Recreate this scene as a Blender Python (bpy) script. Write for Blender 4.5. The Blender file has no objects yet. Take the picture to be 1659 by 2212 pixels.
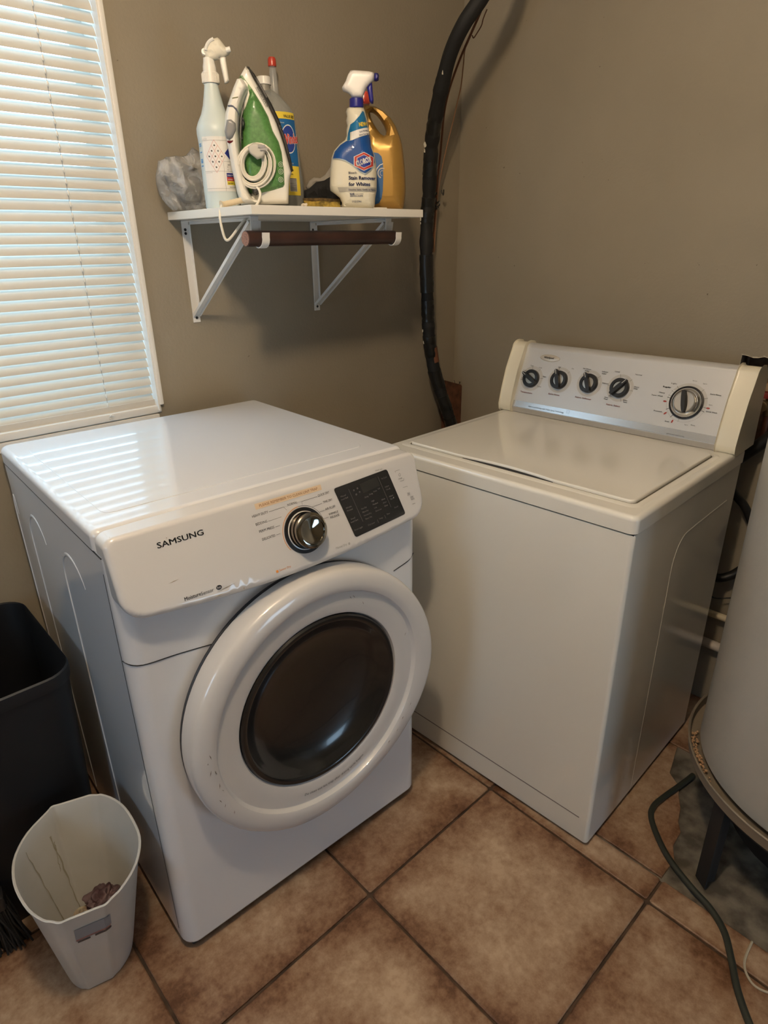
import bpy, bmesh, math, random
from mathutils import Vector, Matrix, geometry, noise
random.seed(7)
S = bpy.context.scene
COL = S.collection

# ------------------------------------------------------------------ camera
FPX = 1366.92
CP = Vector((-1.93481, -1.67006, 1.42207))
CR = Vector((0.7299277, -0.6833797, -0.0140593))
CU = Vector((0.2778821, 0.2778919, 0.9195421))
CF = Vector((0.6244895, 0.6751061, -0.3927400))
cam = bpy.data.objects.new('camera', bpy.data.cameras.new('camera'))
COL.objects.link(cam)
cam.matrix_world = Matrix(((CR.x, CU.x, -CF.x, CP.x), (CR.y, CU.y, -CF.y, CP.y),
                           (CR.z, CU.z, -CF.z, CP.z), (0, 0, 0, 1)))
cam.data.sensor_fit = 'HORIZONTAL'
cam.data.sensor_width = 36
cam.data.lens = FPX / 1659 * 36
cam.data.clip_start = 0.02
S.camera = cam

# ------------------------------------------------------------------ world, lights, exposure
W = bpy.data.worlds.new('World'); S.world = W
W.use_nodes = True
bgn = W.node_tree.nodes['Background']
bgn.inputs[0].default_value = (0.52, 0.76, 1.0, 1)      # overcast daylight outside the windows
bgn.inputs[1].default_value = 5.2
S.view_settings.view_transform = 'Standard'
S.view_settings.look = 'None'
S.view_settings.exposure = 0.42
S.view_settings.gamma = 1.0
S.view_settings.use_curve_mapping = False

BULB = Vector((-1.78, -1.31, 2.25))
BULB_STRENGTH = 250
def portal(loc, rot, sx, sy):
    d = bpy.data.lights.new('daylight_portal', 'AREA'); d.shape = 'RECTANGLE'; d.size = sx; d.size_y = sy
    d.cycles.is_portal = True
    o = bpy.data.objects.new('daylight_portal', d); COL.objects.link(o); o.location = loc; o.rotation_euler = rot
    return o
portal((-1.66, 0.13, 1.55), (math.radians(90), 0, math.radians(180)), 0.9, 1.2)   # behind the blinds

portal((-0.75, -3.66, 0.525), (math.radians(90), 0, 0), 0.7, 0.75)                  # unseen low opening behind the camera, added as cool fill
portal((-3.66, -1.10, 1.35), (math.radians(90), 0, math.radians(-90)), 0.7, 0.8)    # unseen left-wall window, put in for cool side light

# ------------------------------------------------------------------ materials
MATS = {}
def mat(name, col, rough=0.5, metal=0.0, coat=0.0, coat_rough=0.05, trans=0.0, alpha=1.0, emit=None, estr=0.0,
        noise_amt=0.0, noise_scale=20.0, noise_col=None, bump=0.0, bump_scale=200.0, ior=1.5, sss=0.0):
    if name in MATS: return MATS[name]
    m = bpy.data.materials.new(name); m.use_nodes = True
    nt = m.node_tree; b = nt.nodes['Principled BSDF']
    b.inputs['Base Color'].default_value = (*col, 1)
    b.inputs['Roughness'].default_value = rough
    b.inputs['Metallic'].default_value = metal
    b.inputs['Coat Weight'].default_value = coat
    b.inputs['Coat Roughness'].default_value = coat_rough
    b.inputs['Transmission Weight'].default_value = trans
    b.inputs['Alpha'].default_value = alpha
    b.inputs['IOR'].default_value = ior
    if sss:
        b.inputs['Subsurface Weight'].default_value = sss
        b.inputs['Subsurface Radius'].default_value = (0.01, 0.008, 0.006)
    if emit:
        b.inputs['Emission Color'].default_value = (*emit, 1); b.inputs['Emission Strength'].default_value = estr
    tc = nt.nodes.new('ShaderNodeTexCoord')
    if noise_amt or noise_col:
        n = nt.nodes.new('ShaderNodeTexNoise'); n.inputs['Scale'].default_value = noise_scale
        n.inputs['Detail'].default_value = 6
        nt.links.new(tc.outputs['Object'], n.inputs['Vector'])
        r = nt.nodes.new('ShaderNodeValToRGB')
        r.color_ramp.elements[0].position = 0.35; r.color_ramp.elements[1].position = 0.68
        nc = noise_col or tuple(max(0, c * (1 - noise_amt)) for c in col)
        r.color_ramp.elements[0].color = (*nc, 1); r.color_ramp.elements[1].color = (*col, 1)
        nt.links.new(n.outputs['Fac'], r.inputs['Fac']); nt.links.new(r.outputs['Color'], b.inputs['Base Color'])
    if bump:
        n2 = nt.nodes.new('ShaderNodeTexNoise'); n2.inputs['Scale'].default_value = bump_scale
        n2.inputs['Detail'].default_value = 4
        nt.links.new(tc.outputs['Object'], n2.inputs['Vector'])
        bp = nt.nodes.new('ShaderNodeBump'); bp.inputs['Strength'].default_value = bump
        bp.inputs['Distance'].default_value = 0.002
        nt.links.new(n2.outputs['Fac'], bp.inputs['Height']); nt.links.new(bp.outputs['Normal'], b.inputs['Normal'])
    MATS[name] = m
    return m

def wall_mat():
    m = bpy.data.materials.new('taupe_wall_paint'); m.use_nodes = True
    nt = m.node_tree; b = nt.nodes['Principled BSDF']; L = nt.links.new
    tc = nt.nodes.new('ShaderNodeTexCoord')
    big = nt.nodes.new('ShaderNodeTexNoise'); big.inputs['Scale'].default_value = 2.2; big.inputs['Detail'].default_value = 5
    sm = nt.nodes.new('ShaderNodeTexNoise'); sm.inputs['Scale'].default_value = 75; sm.inputs['Detail'].default_value = 3
    L(tc.outputs['Object'], big.inputs['Vector']); L(tc.outputs['Object'], sm.inputs['Vector'])
    r = nt.nodes.new('ShaderNodeValToRGB')
    r.color_ramp.elements[0].position = 0.3; r.color_ramp.elements[1].position = 0.7
    r.color_ramp.elements[0].color = (0.262, 0.226, 0.168, 1); r.color_ramp.elements[1].color = (0.296, 0.258, 0.196, 1)
    L(big.outputs['Fac'], r.inputs['Fac'])
    # few dark specks and pale nicks in the paint
    sp = nt.nodes.new('ShaderNodeValToRGB')
    sp.color_ramp.elements[0].position = 0.235; sp.color_ramp.elements[1].position = 0.27
    sp.color_ramp.elements[0].color = (0.45, 0.4, 0.35, 1); sp.color_ramp.elements[1].color = (1, 1, 1, 1)
    L(sm.outputs['Fac'], sp.inputs['Fac'])
    mx = nt.nodes.new('ShaderNodeMixRGB'); mx.blend_type = 'MULTIPLY'; mx.inputs[0].default_value = 1
    L(r.outputs['Color'], mx.inputs[1]); L(sp.outputs['Color'], mx.inputs[2])
    L(mx.outputs['Color'], b.inputs['Base Color'])
    b.inputs['Roughness'].default_value = 0.42
    b.inputs['Specular IOR Level'].default_value = 0.35
    fine = nt.nodes.new('ShaderNodeTexNoise'); fine.inputs['Scale'].default_value = 130; fine.inputs['Detail'].default_value = 5
    L(tc.outputs['Object'], fine.inputs['Vector'])
    ad = nt.nodes.new('ShaderNodeMath'); ad.operation = 'MULTIPLY_ADD'; ad.inputs[1].default_value = 0.6
    md = nt.nodes.new('ShaderNodeTexNoise'); md.inputs['Scale'].default_value = 9; md.inputs['Detail'].default_value = 2
    L(tc.outputs['Object'], md.inputs['Vector'])
    L(fine.outputs['Fac'], ad.inputs[0]); L(md.outputs['Fac'], ad.inputs[2])
    bp = nt.nodes.new('ShaderNodeBump'); bp.inputs['Strength'].default_value = 0.28; bp.inputs['Distance'].default_value = 0.004
    L(ad.outputs[0], bp.inputs['Height']); L(bp.outputs['Normal'], b.inputs['Normal'])
    return m

def tile_mat():
    m = bpy.data.materials.new('mottled_terracotta_tile'); m.use_nodes = True
    nt = m.node_tree; b = nt.nodes['Principled BSDF']; L = nt.links.new
    tc = nt.nodes.new('ShaderNodeTexCoord'); oi = nt.nodes.new('ShaderNodeObjectInfo'); ge = nt.nodes.new('ShaderNodeNewGeometry')
    mul = nt.nodes.new('ShaderNodeVectorMath'); mul.operation = 'MULTIPLY_ADD'
    mul.inputs[1].default_value = (31, 17, 5)
    L(oi.outputs['Random'], mul.inputs[0]); L(ge.outputs['Position'], mul.inputs[2])
    n1 = nt.nodes.new('ShaderNodeTexNoise'); n1.inputs['Scale'].default_value = 7; n1.inputs['Detail'].default_value = 9; n1.inputs['Roughness'].default_value = 0.66
    n2 = nt.nodes.new('ShaderNodeTexNoise'); n2.inputs['Scale'].default_value = 55; n2.inputs['Detail'].default_value = 6; n2.inputs['Roughness'].default_value = 0.7
    L(mul.outputs[0], n1.inputs['Vector']); L(mul.outputs[0], n2.inputs['Vector'])
    # glaze is darker and redder towards each tile's edges
    sep = nt.nodes.new('ShaderNodeSeparateXYZ'); L(tc.outputs['Generated'], sep.inputs[0])
    def edge(o):
        a = nt.nodes.new('ShaderNodeMath'); a.operation = 'SUBTRACT'; a.inputs[1].default_value = 0.5; L(o, a.inputs[0])
        c = nt.nodes.new('ShaderNodeMath'); c.operation = 'ABSOLUTE'; L(a.outputs[0], c.inputs[0]); return c.outputs[0]
    mxm = nt.nodes.new('ShaderNodeMath'); mxm.operation = 'MAXIMUM'; L(edge(sep.outputs[0]), mxm.inputs[0]); L(edge(sep.outputs[1]), mxm.inputs[1])
    em = nt.nodes.new('ShaderNodeMapRange'); em.inputs[1].default_value = 0.30; em.inputs[2].default_value = 0.5; em.inputs[3].default_value = 0.06; em.inputs[4].default_value = -0.17
    L(mxm.outputs[0], em.inputs[0])
    a1 = nt.nodes.new('ShaderNodeMath'); a1.operation = 'ADD'; L(n1.outputs['Fac'], a1.inputs[0]); L(em.outputs[0], a1.inputs[1])
    a2 = nt.nodes.new('ShaderNodeMath'); a2.operation = 'MULTIPLY_ADD'; a2.inputs[1].default_value = 0.55; L(n2.outputs['Fac'], a2.inputs[0]); L(a1.outputs[0], a2.inputs[2])
    r = nt.nodes.new('ShaderNodeValToRGB'); cr = r.color_ramp
    cr.elements[0].position = 0.48; cr.elements[0].color = (0.10, 0.042, 0.018, 1)
    cr.elements[1].position = 1.0; cr.elements[1].color = (0.46, 0.34, 0.235, 1)
    e = cr.elements.new(0.62); e.color = (0.20, 0.105, 0.056, 1)
    e = cr.elements.new(0.78); e.color = (0.31, 0.20, 0.125, 1)
    L(a2.outputs[0], r.inputs['Fac']); L(r.outputs['Color'], b.inputs['Base Color'])
    rr = nt.nodes.new('ShaderNodeMapRange'); rr.inputs[3].default_value = 0.38; rr.inputs[4].default_value = 0.62
    L(n2.outputs['Fac'], rr.inputs[0]); L(rr.outputs[0], b.inputs['Roughness'])
    bp = nt.nodes.new('ShaderNodeBump'); bp.inputs['Strength'].default_value = 0.35; bp.inputs['Distance'].default_value = 0.002
    L(n1.outputs['Fac'], bp.inputs['Height']); L(bp.outputs['Normal'], b.inputs['Normal'])
    return m

def floor_mat():
    m = bpy.data.materials.new('grout_and_bare_concrete'); m.use_nodes = True
    nt = m.node_tree; b = nt.nodes['Principled BSDF']; L = nt.links.new
    ge = nt.nodes.new('ShaderNodeNewGeometry')
    n1 = nt.nodes.new('ShaderNodeTexNoise'); n1.inputs['Scale'].default_value = 22; n1.inputs['Detail'].default_value = 8
    L(ge.outputs['Position'], n1.inputs['Vector'])
    g = nt.nodes.new('ShaderNodeValToRGB')
    g.color_ramp.elements[0].position = .35; g.color_ramp.elements[1].position = .7
    g.color_ramp.elements[0].color = (0.035, 0.02, 0.012, 1); g.color_ramp.elements[1].color = (0.10, 0.062, 0.038, 1)
    c = nt.nodes.new('ShaderNodeValToRGB')
    c.color_ramp.elements[0].position = .38; c.color_ramp.elements[1].position = .66
    c.color_ramp.elements[0].color = (0.07, 0.06, 0.045, 1); c.color_ramp.elements[1].color = (0.20, 0.175, 0.135, 1)
    L(n1.outputs['Fac'], g.inputs['Fac']); L(n1.outputs['Fac'], c.inputs['Fac'])
    sep = nt.nodes.new('ShaderNodeSeparateXYZ'); L(ge.outputs['Position'], sep.inputs[0])
    gt = nt.nodes.new('ShaderNodeMath'); gt.operation = 'GREATER_THAN'; gt.inputs[1].default_value = -0.742
    L(sep.outputs[0], gt.inputs[0])
    mx = nt.nodes.new('ShaderNodeMixRGB'); L(gt.outputs[0], mx.inputs[0]); L(g.outputs['Color'], mx.inputs[1]); L(c.outputs['Color'], mx.inputs[2])
    L(mx.outputs['Color'], b.inputs['Base Color']); b.inputs['Roughness'].default_value = 0.8
    bp = nt.nodes.new('ShaderNodeBump'); bp.inputs['Strength'].default_value = 0.6; bp.inputs['Distance'].default_value = 0.004
    L(n1.outputs['Fac'], bp.inputs['Height']); L(bp.outputs['Normal'], b.inputs['Normal'])
    return m

def slat_mat():
    m = bpy.data.materials.new('white_blind_vinyl'); m.use_nodes = True
    nt = m.node_tree; L = nt.links.new
    b = nt.nodes['Principled BSDF']; b.inputs['Base Color'].default_value = (0.66, 0.62, 0.55, 1); b.inputs['Roughness'].default_value = 0.35
    t = nt.nodes.new('ShaderNodeBsdfTranslucent'); t.inputs[0].default_value = (0.80, 0.80, 0.76, 1)
    mx = nt.nodes.new('ShaderNodeMixShader'); mx.inputs[0].default_value = 0.16
    L(b.outputs[0], mx.inputs[1]); L(t.outputs[0], mx.inputs[2])
    L(mx.outputs[0], nt.nodes['Material Output'].inputs['Surface'])
    return m

def film_mat():
    m = bpy.data.materials.new('thin_white_plastic_film'); m.use_nodes = True
    nt = m.node_tree; L = nt.links.new
    b = nt.nodes['Principled BSDF']; b.inputs['Base Color'].default_value = (0.66, 0.66, 0.65, 1); b.inputs['Roughness'].default_value = 0.22
    t = nt.nodes.new('ShaderNodeBsdfTransparent'); t.inputs[0].default_value = (0.85, 0.85, 0.84, 1)
    n = nt.nodes.new('ShaderNodeTexNoise'); n.inputs['Scale'].default_value = 16; n.inputs['Detail'].default_value = 3; n.inputs['Distortion'].default_value = 2.2
    tc = nt.nodes.new('ShaderNodeTexCoord'); L(tc.outputs['Object'], n.inputs['Vector'])
    mr = nt.nodes.new('ShaderNodeMapRange'); mr.inputs[1].default_value = .3; mr.inputs[2].default_value = .7; mr.inputs[3].default_value = 0.9; mr.inputs[4].default_value = 0.45
    L(n.outputs['Fac'], mr.inputs[0])
    mx = nt.nodes.new('ShaderNodeMixShader'); L(mr.outputs[0], mx.inputs[0]); L(b.outputs[0], mx.inputs[1]); L(t.outputs[0], mx.inputs[2])
    bp = nt.nodes.new('ShaderNodeBump'); bp.inputs['Strength'].default_value = .7; bp.inputs['Distance'].default_value = 0.006
    L(n.outputs['Fac'], bp.inputs['Height']); L(bp.outputs['Normal'], b.inputs['Normal'])
    L(mx.outputs[0], nt.nodes['Material Output'].inputs['Surface'])
    return m

M_wall = wall_mat(); M_tile = tile_mat(); M_floor = floor_mat(); M_slat = slat_mat(); M_film = film_mat()
M_trim = mat('white_trim_paint', (0.74, 0.72, 0.67), 0.4)
M_ceil = mat('ceiling_paint', (0.72, 0.70, 0.66), 0.7)
M_dry = mat('white_dryer_enamel', (0.71, 0.73, 0.76), 0.26, coat=0.9, coat_rough=0.05)
M_dryp = mat('white_dryer_plastic', (0.64, 0.635, 0.63), 0.3, coat=0.8, coat_rough=0.04)
M_wash = mat('cream_washer_enamel', (0.72, 0.71, 0.66), 0.3, coat=0.7, coat_rough=0.07)
M_cap = mat('cream_washer_plastic', (0.72, 0.68, 0.55), 0.35, coat=0.2)
M_silver = mat('silver_console_film', (0.56, 0.565, 0.57), 0.34, metal=0.3)
M_band = mat('polished_silver_band', (0.62, 0.63, 0.64), 0.25, metal=0.75)
M_grey = mat('grey_print', (0.32, 0.31, 0.30), 0.5)
M_lgrey = mat('pale_grey_print', (0.46, 0.45, 0.43), 0.45)
M_black = mat('black_plastic', (0.012, 0.012, 0.013), 0.35)
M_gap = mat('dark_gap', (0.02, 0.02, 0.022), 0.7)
M_ink = mat('black_ink', (0.02, 0.02, 0.02), 0.5)
M_redink = mat('dark_red_ink', (0.30, 0.03, 0.02), 0.5)
M_orange = mat('orange_ink', (0.75, 0.28, 0.05), 0.5)
M_chrome = mat('smoked_chrome', (0.30, 0.28, 0.24), 0.06, metal=1.0)
M_chrome2 = mat('bright_chrome', (0.72, 0.72, 0.72), 0.12, metal=1.0)
M_display = mat('black_display_glass', (0.008, 0.008, 0.009), 0.18, coat=0.5)
M_dispink = mat('faint_display_ink', (0.16, 0.15, 0.14), 0.5)
M_glass = mat('smoked_door_glass', (0.012, 0.012, 0.012), 0.2, coat=0.25, coat_rough=0.03)
M_white = mat('white_plastic', (0.78, 0.76, 0.70), 0.35)
M_paper = mat('white_label_paper', (0.78, 0.76, 0.72), 0.5)
M_metalw = mat('white_powder_coated_steel', (0.72, 0.71, 0.68), 0.4)
M_shelf = mat('white_melamine', (0.78, 0.76, 0.70), 0.4)

# ------------------------------------------------------------------ object helpers
def link(name, me, m=None, parent=None, smooth=True):
    o = bpy.data.objects.new(name, me); COL.objects.link(o)
    if m is not None and not me.materials: me.materials.append(m)
    if parent is not None: o.parent = parent
    if smooth:
        for p in me.polygons: p.use_smooth = True
        try: me.set_sharp_from_angle(angle=math.radians(38))
        except Exception: pass
        md = o.modifiers.new('weighted_normals', 'WEIGHTED_NORMAL'); md.keep_sharp = True; md.weight = 60
    return o
def bobj(name, bm, m, parent=None, smooth=True, fixn=True):
    if fixn: bmesh.ops.recalc_face_normals(bm, faces=bm.faces)
    me = bpy.data.meshes.new(name); bm.to_mesh(me); bm.free()
    return link(name, me, m, parent, smooth)
def thing(name, label, cat, loc=(0, 0, 0), rz=0, group=None):
    o = bpy.data.objects.new(name, None); COL.objects.link(o); o.empty_display_size = 0.05
    o.location = loc; o.rotation_euler = (0, 0, rz); o['label'] = label; o['category'] = cat
    if group: o['group'] = group
    return o
def tag(o, label, cat, group=None):
    o['label'] = label; o['category'] = cat
    if group: o['group'] = group
    return o
def struct(o): o['kind'] = 'structure'; return o

def add_box(bm, lo, hi, bev=0.0, seg=2):
    r = bmesh.ops.create_cube(bm, size=1.0)
    vs = r['verts']
    for v in vs:
        v.co = Vector([lo[i] + (v.co[i] + .5) * (hi[i] - lo[i]) for i in range(3)])
    if bev > 0:
        es = list({e for v in vs for e in v.link_edges})
        bmesh.ops.bevel(bm, geom=es, offset=bev, segments=seg, affect='EDGES', profile=0.5)
    return bm
def box(name, lo, hi, m, parent=None, bev=0.0, seg=2):
    bm = bmesh.new(); add_box(bm, lo, hi, bev, seg); return bobj(name, bm, m, parent)
def rrect(x0, y0, x1, y1, r, n=6, radii=None):
    rs = radii or [r] * 4       # order: (x1,y1),(x0,y1),(x0,y0),(x1,y0)
    pts = []
    for (cx, cy, a0, q) in ((x1, y1, 0, rs[0]), (x0, y1, 90, rs[1]), (x0, y0, 180, rs[2]), (x1, y0, 270, rs[3])):
        sx = -1 if cx == x1 else 1; sy = -1 if cy == y1 else 1
        for i in range(n + 1):
            a = math.radians(a0 + 90 * i / n)
            pts.append((cx + sx * q + q * math.cos(a), cy + sy * q + q * math.sin(a)))
    return pts
def add_prism(bm, pts, z0, z1, bev=0.0, seg=3, bevbot=False):
    """plan outline extruded in z, top rim rounded by an inset profile"""
    n = len(pts)
    def inset(d):
        if d == 0: return [Vector((x, y)) for x, y in pts]
        out = []
        for i in range(n):
            p = Vector(pts[i]); a = Vector(pts[i - 1]); b = Vector(pts[(i + 1) % n])
            t = (b - a).normalized(); nn = Vector((-t.y, t.x))
            out.append(p + nn * d)
        return out
    rings = []
    if bevbot and bev:
        for k in range(seg, 0, -1):
            a = math.pi / 2 * k / seg
            rings.append((inset(bev * (1 - math.cos(a))), z0 + bev * (1 - math.sin(a))))
    rings.append((inset(0), z0 + (bev if (bevbot and bev) else 0)))
    rings.append((inset(0), z1 - bev))
    if bev:
        for k in range(1, seg + 1):
            a = math.pi / 2 * k / seg
            rings.append((inset(bev * (1 - math.cos(a))), z1 - bev + bev * math.sin(a)))
    vr = [[bm.verts.new((p.x, p.y, z)) for p in ring] for ring, z in rings]
    for a, b in zip(vr, vr[1:]):
        for i in range(n):
            bm.faces.new((a[i], a[(i + 1) % n], b[(i + 1) % n], b[i]))
    bm.faces.new(vr[-1]); bm.faces.new(list(reversed(vr[0])))
    return bm
def catmull(pts, k=8, closed=False):
    P = [Vector(p) for p in pts]; n = len(P); out = []
    rng = range(n) if closed else range(n - 1)
    for i in rng:
        p0 = P[(i - 1) % n] if closed or i > 0 else P[0]
        p1 = P[i]; p2 = P[(i + 1) % n]
        p3 = P[(i + 2) % n] if closed or i + 2 < n else P[-1]
        for j in range(k):
            t = j / k
            out.append(0.5 * ((2 * p1) + (-p0 + p2) * t + (2 * p0 - 5 * p1 + 4 * p2 - p3) * t * t + (-p0 + 3 * p1 - 3 * p2 + p3) * t ** 3))
    if not closed: out.append(P[-1])
    return out
def add_tube(bm, path, r, seg=10, caps=True, flat=1.0, closed=False):
    path = [Vector(p) for p in path]; n = len(path)
    rad = r if callable(r) else (lambda i: r)
    prev = None; rings = []
    for i in range(n):
        if closed: t = path[(i + 1) % n] - path[i - 1]
        else: t = path[min(i + 1, n - 1)] - path[max(i - 1, 0)]
        t.normalize()
        if prev is None:
            u = t.cross(Vector((0, 0, 1)))
            if u.length < 1e-3: u = t.cross(Vector((1, 0, 0)))
        else:
            u = prev - t * prev.dot(t)
        u.normalize(); prev = u; v = t.cross(u)
        rr = rad(i)
        rings.append([bm.verts.new(path[i] + (u * math.cos(2 * math.pi * j / seg) + v * math.sin(2 * math.pi * j / seg) * flat) * rr) for j in range(seg)])
    pairs = list(zip(rings, rings[1:])) + ([(rings[-1], rings[0])] if closed else [])
    for a, b in pairs:
        for j in range(seg):
            bm.faces.new((a[j], a[(j + 1) % seg], b[(j + 1) % seg], b[j]))
    if caps and not closed:
        bm.faces.new(list(reversed(rings[0]))); bm.faces.new(rings[-1])
    return bm
def tube(name, path, r, m, parent=None, k=6, seg=10, smoothpath=True, flat=1.0):
    bm = bmesh.new(); add_tube(bm, catmull(path, k) if smoothpath and len(path) > 2 else path, r, seg, flat=flat)
    return bobj(name, bm, m, parent)
def add_lathe(bm, prof, seg=40, sy=1.0, mp=None, off=(0, 0, 0), caps=True):
    """prof: (r,z) list, revolved round z; mp maps to another frame"""
    rings = []
    for r, z in prof:
        ring = []
        for j in range(seg):
            a = 2 * math.pi * j / seg
            p = Vector((r * math.cos(a) + off[0], r * math.sin(a) * sy + off[1], z + off[2]))
            ring.append(bm.verts.new(mp(p) if mp else p))
        rings.append(ring)
    for a, b in zip(rings, rings[1:]):
        for j in range(seg):
            bm.faces.new((a[j], a[(j + 1) % seg], b[(j + 1) % seg], b[j]))
    if caps:
        if prof[0][0] > 1e-5: bm.faces.new(list(reversed(rings[0])))
        if prof[-1][0] > 1e-5: bm.faces.new(rings[-1])
    return bm
def lathe(name, prof, m, parent=None, seg=40, sy=1.0, mp=None, off=(0, 0, 0), caps=True):
    bm = bmesh.new(); add_lathe(bm, prof, seg, sy, mp, off, caps)
    bmesh.ops.remove_doubles(bm, verts=bm.verts, dist=1e-6)
    return bobj(name, bm, m, parent)

def explode(o):
    bm = bmesh.new(); bm.from_mesh(o.data); seen = set(); isl = []
    for v in bm.verts:
        if v in seen: continue
        st_ = [v]; seen.add(v); cur = []
        while st_:
            q = st_.pop(); cur.append(q)
            for e in q.link_edges:
                w = e.other_vert(q)
                if w not in seen: seen.add(w); st_.append(w)
        isl.append(cur)
    if len(isl) > 1:
        for cur in isl[1:]:
            b2 = bmesh.new(); mp_ = {v: b2.verts.new(v.co) for v in cur}
            for f in {f for v in cur for f in v.link_faces}: b2.faces.new([mp_[v] for v in f.verts])
            me = bpy.data.meshes.new(o.data.name); b2.to_mesh(me); b2.free()
            for m_ in o.data.materials: me.materials.append(m_)
            n2 = link(o.name.split('.')[0], me, None, o.parent)
            n2.location = o.location; n2.rotation_euler = o.rotation_euler
        bmesh.ops.delete(bm, geom=[v for cur in isl[1:] for v in cur], context='VERTS'); bm.to_mesh(o.data)
    bm.free()
# ---- 2D shapes: text and filled outlines mapped on to a surface
def text2d(body, size, bold=0.0, align='LEFT', shear=0.0, width=None, res=2):
    cu = bpy.data.curves.new('t', 'FONT'); cu.body = body; cu.size = size; cu.align_x = align
    cu.shear = shear; cu.resolution_u = res; cu.fill_mode = 'FRONT'
    o = bpy.data.objects.new('t', cu)
    me = bpy.data.meshes.new_from_object(o)
    vs = [Vector((v.co.x, v.co.y)) for v in me.vertices]
    fs = [list(p.vertices) for p in me.polygons]
    bpy.data.objects.remove(o); bpy.data.meshes.remove(me); bpy.data.curves.remove(cu)
    if bold and vs:      # heavier strokes: the same glyphs overlaid a hair apart
        b = bold * 1.3; n0 = len(vs); f0 = list(fs); v0 = list(vs)
        for dx, dy in ((-b, 0), (b, 0), (0, -b * .7), (0, b * .7), (b * .6, b * .4), (-b * .6, -b * .4)):
            k0 = len(vs); vs = vs + [Vector((v.x + dx, v.y + dy)) for v in v0]; fs = fs + [[i + k0 for i in f] for f in f0]
    if width and vs:
        x0 = min(v.x for v in vs); x1 = max(v.x for v in vs); k = width / max(1e-6, x1 - x0)
        for v in vs: v.x = (v.x - x0) * k
    return vs, fs
def place2d(sh, x, y, rot=0.0, sc=1.0, scy=None):
    vs, fs = sh; c, s = math.cos(rot), math.sin(rot); scy = sc if scy is None else scy
    return [Vector((x + (v.x * sc) * c - (v.y * scy) * s, y + (v.x * sc) * s + (v.y * scy) * c)) for v in vs], fs
def poly2d(pts, holes=()):
    loops = [list(map(Vector, pts))] + [list(map(Vector, h)) for h in holes]
    tris = geometry.tessellate_polygon([[Vector((p.x, p.y, 0)) for p in l] for l in loops])
    vs = [p for l in loops for p in l]
    return vs, [list(t) for t in tris]
def line2d(pts, w):
    vs, fs = [], []
    for a, b in zip(pts, pts[1:]):
        a = Vector(a); b = Vector(b); t = (b - a).normalized(); n = Vector((-t.y, t.x)) * w / 2
        i = len(vs); vs += [a + n, a - n, b - n, b + n]; fs.append([i, i + 1, i + 2, i + 3])
    return vs, fs
def ring2d(cx, cy, r0, r1, a0=0, a1=360, n=48):
    vs, fs = [], []
    for i in range(n + 1):
        a = math.radians(a0 + (a1 - a0) * i / n)
        vs += [Vector((cx + r0 * math.cos(a), cy + r0 * math.sin(a))), Vector((cx + r1 * math.cos(a), cy + r1 * math.sin(a)))]
    for i in range(n): fs.append([2 * i, 2 * i + 1, 2 * i + 3, 2 * i + 2])
    return vs, fs
def decal(name, shapes, mp, m, parent, h=0.0005, cell=None):
    bm = bmesh.new()
    for vs, fs in shapes:
        bv = [bm.verts.new((v.x, v.y, 0)) for v in vs]
        for f in fs:
            try: bm.faces.new([bv[i] for i in f])
            except ValueError: pass
    if cell:
        xs = [v.co.x for v in bm.verts]; ys = [v.co.y for v in bm.verts]
        for ax, l in ((0, xs), (1, ys)):
            k = math.floor(min(l) / cell) + 1
            while k * cell < max(l):
                co = [0, 0, 0]; no = [0, 0, 0]; co[ax] = k * cell; no[ax] = 1
                bmesh.ops.bisect_plane(bm, geom=bm.verts[:] + bm.edges[:] + bm.faces[:], plane_co=co, plane_no=no)
                k += 1
    for v in bm.verts: v.co = mp(v.co.x, v.co.y, h)
    return bobj(name, bm, m, parent, smooth=False, fixn=False)

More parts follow.
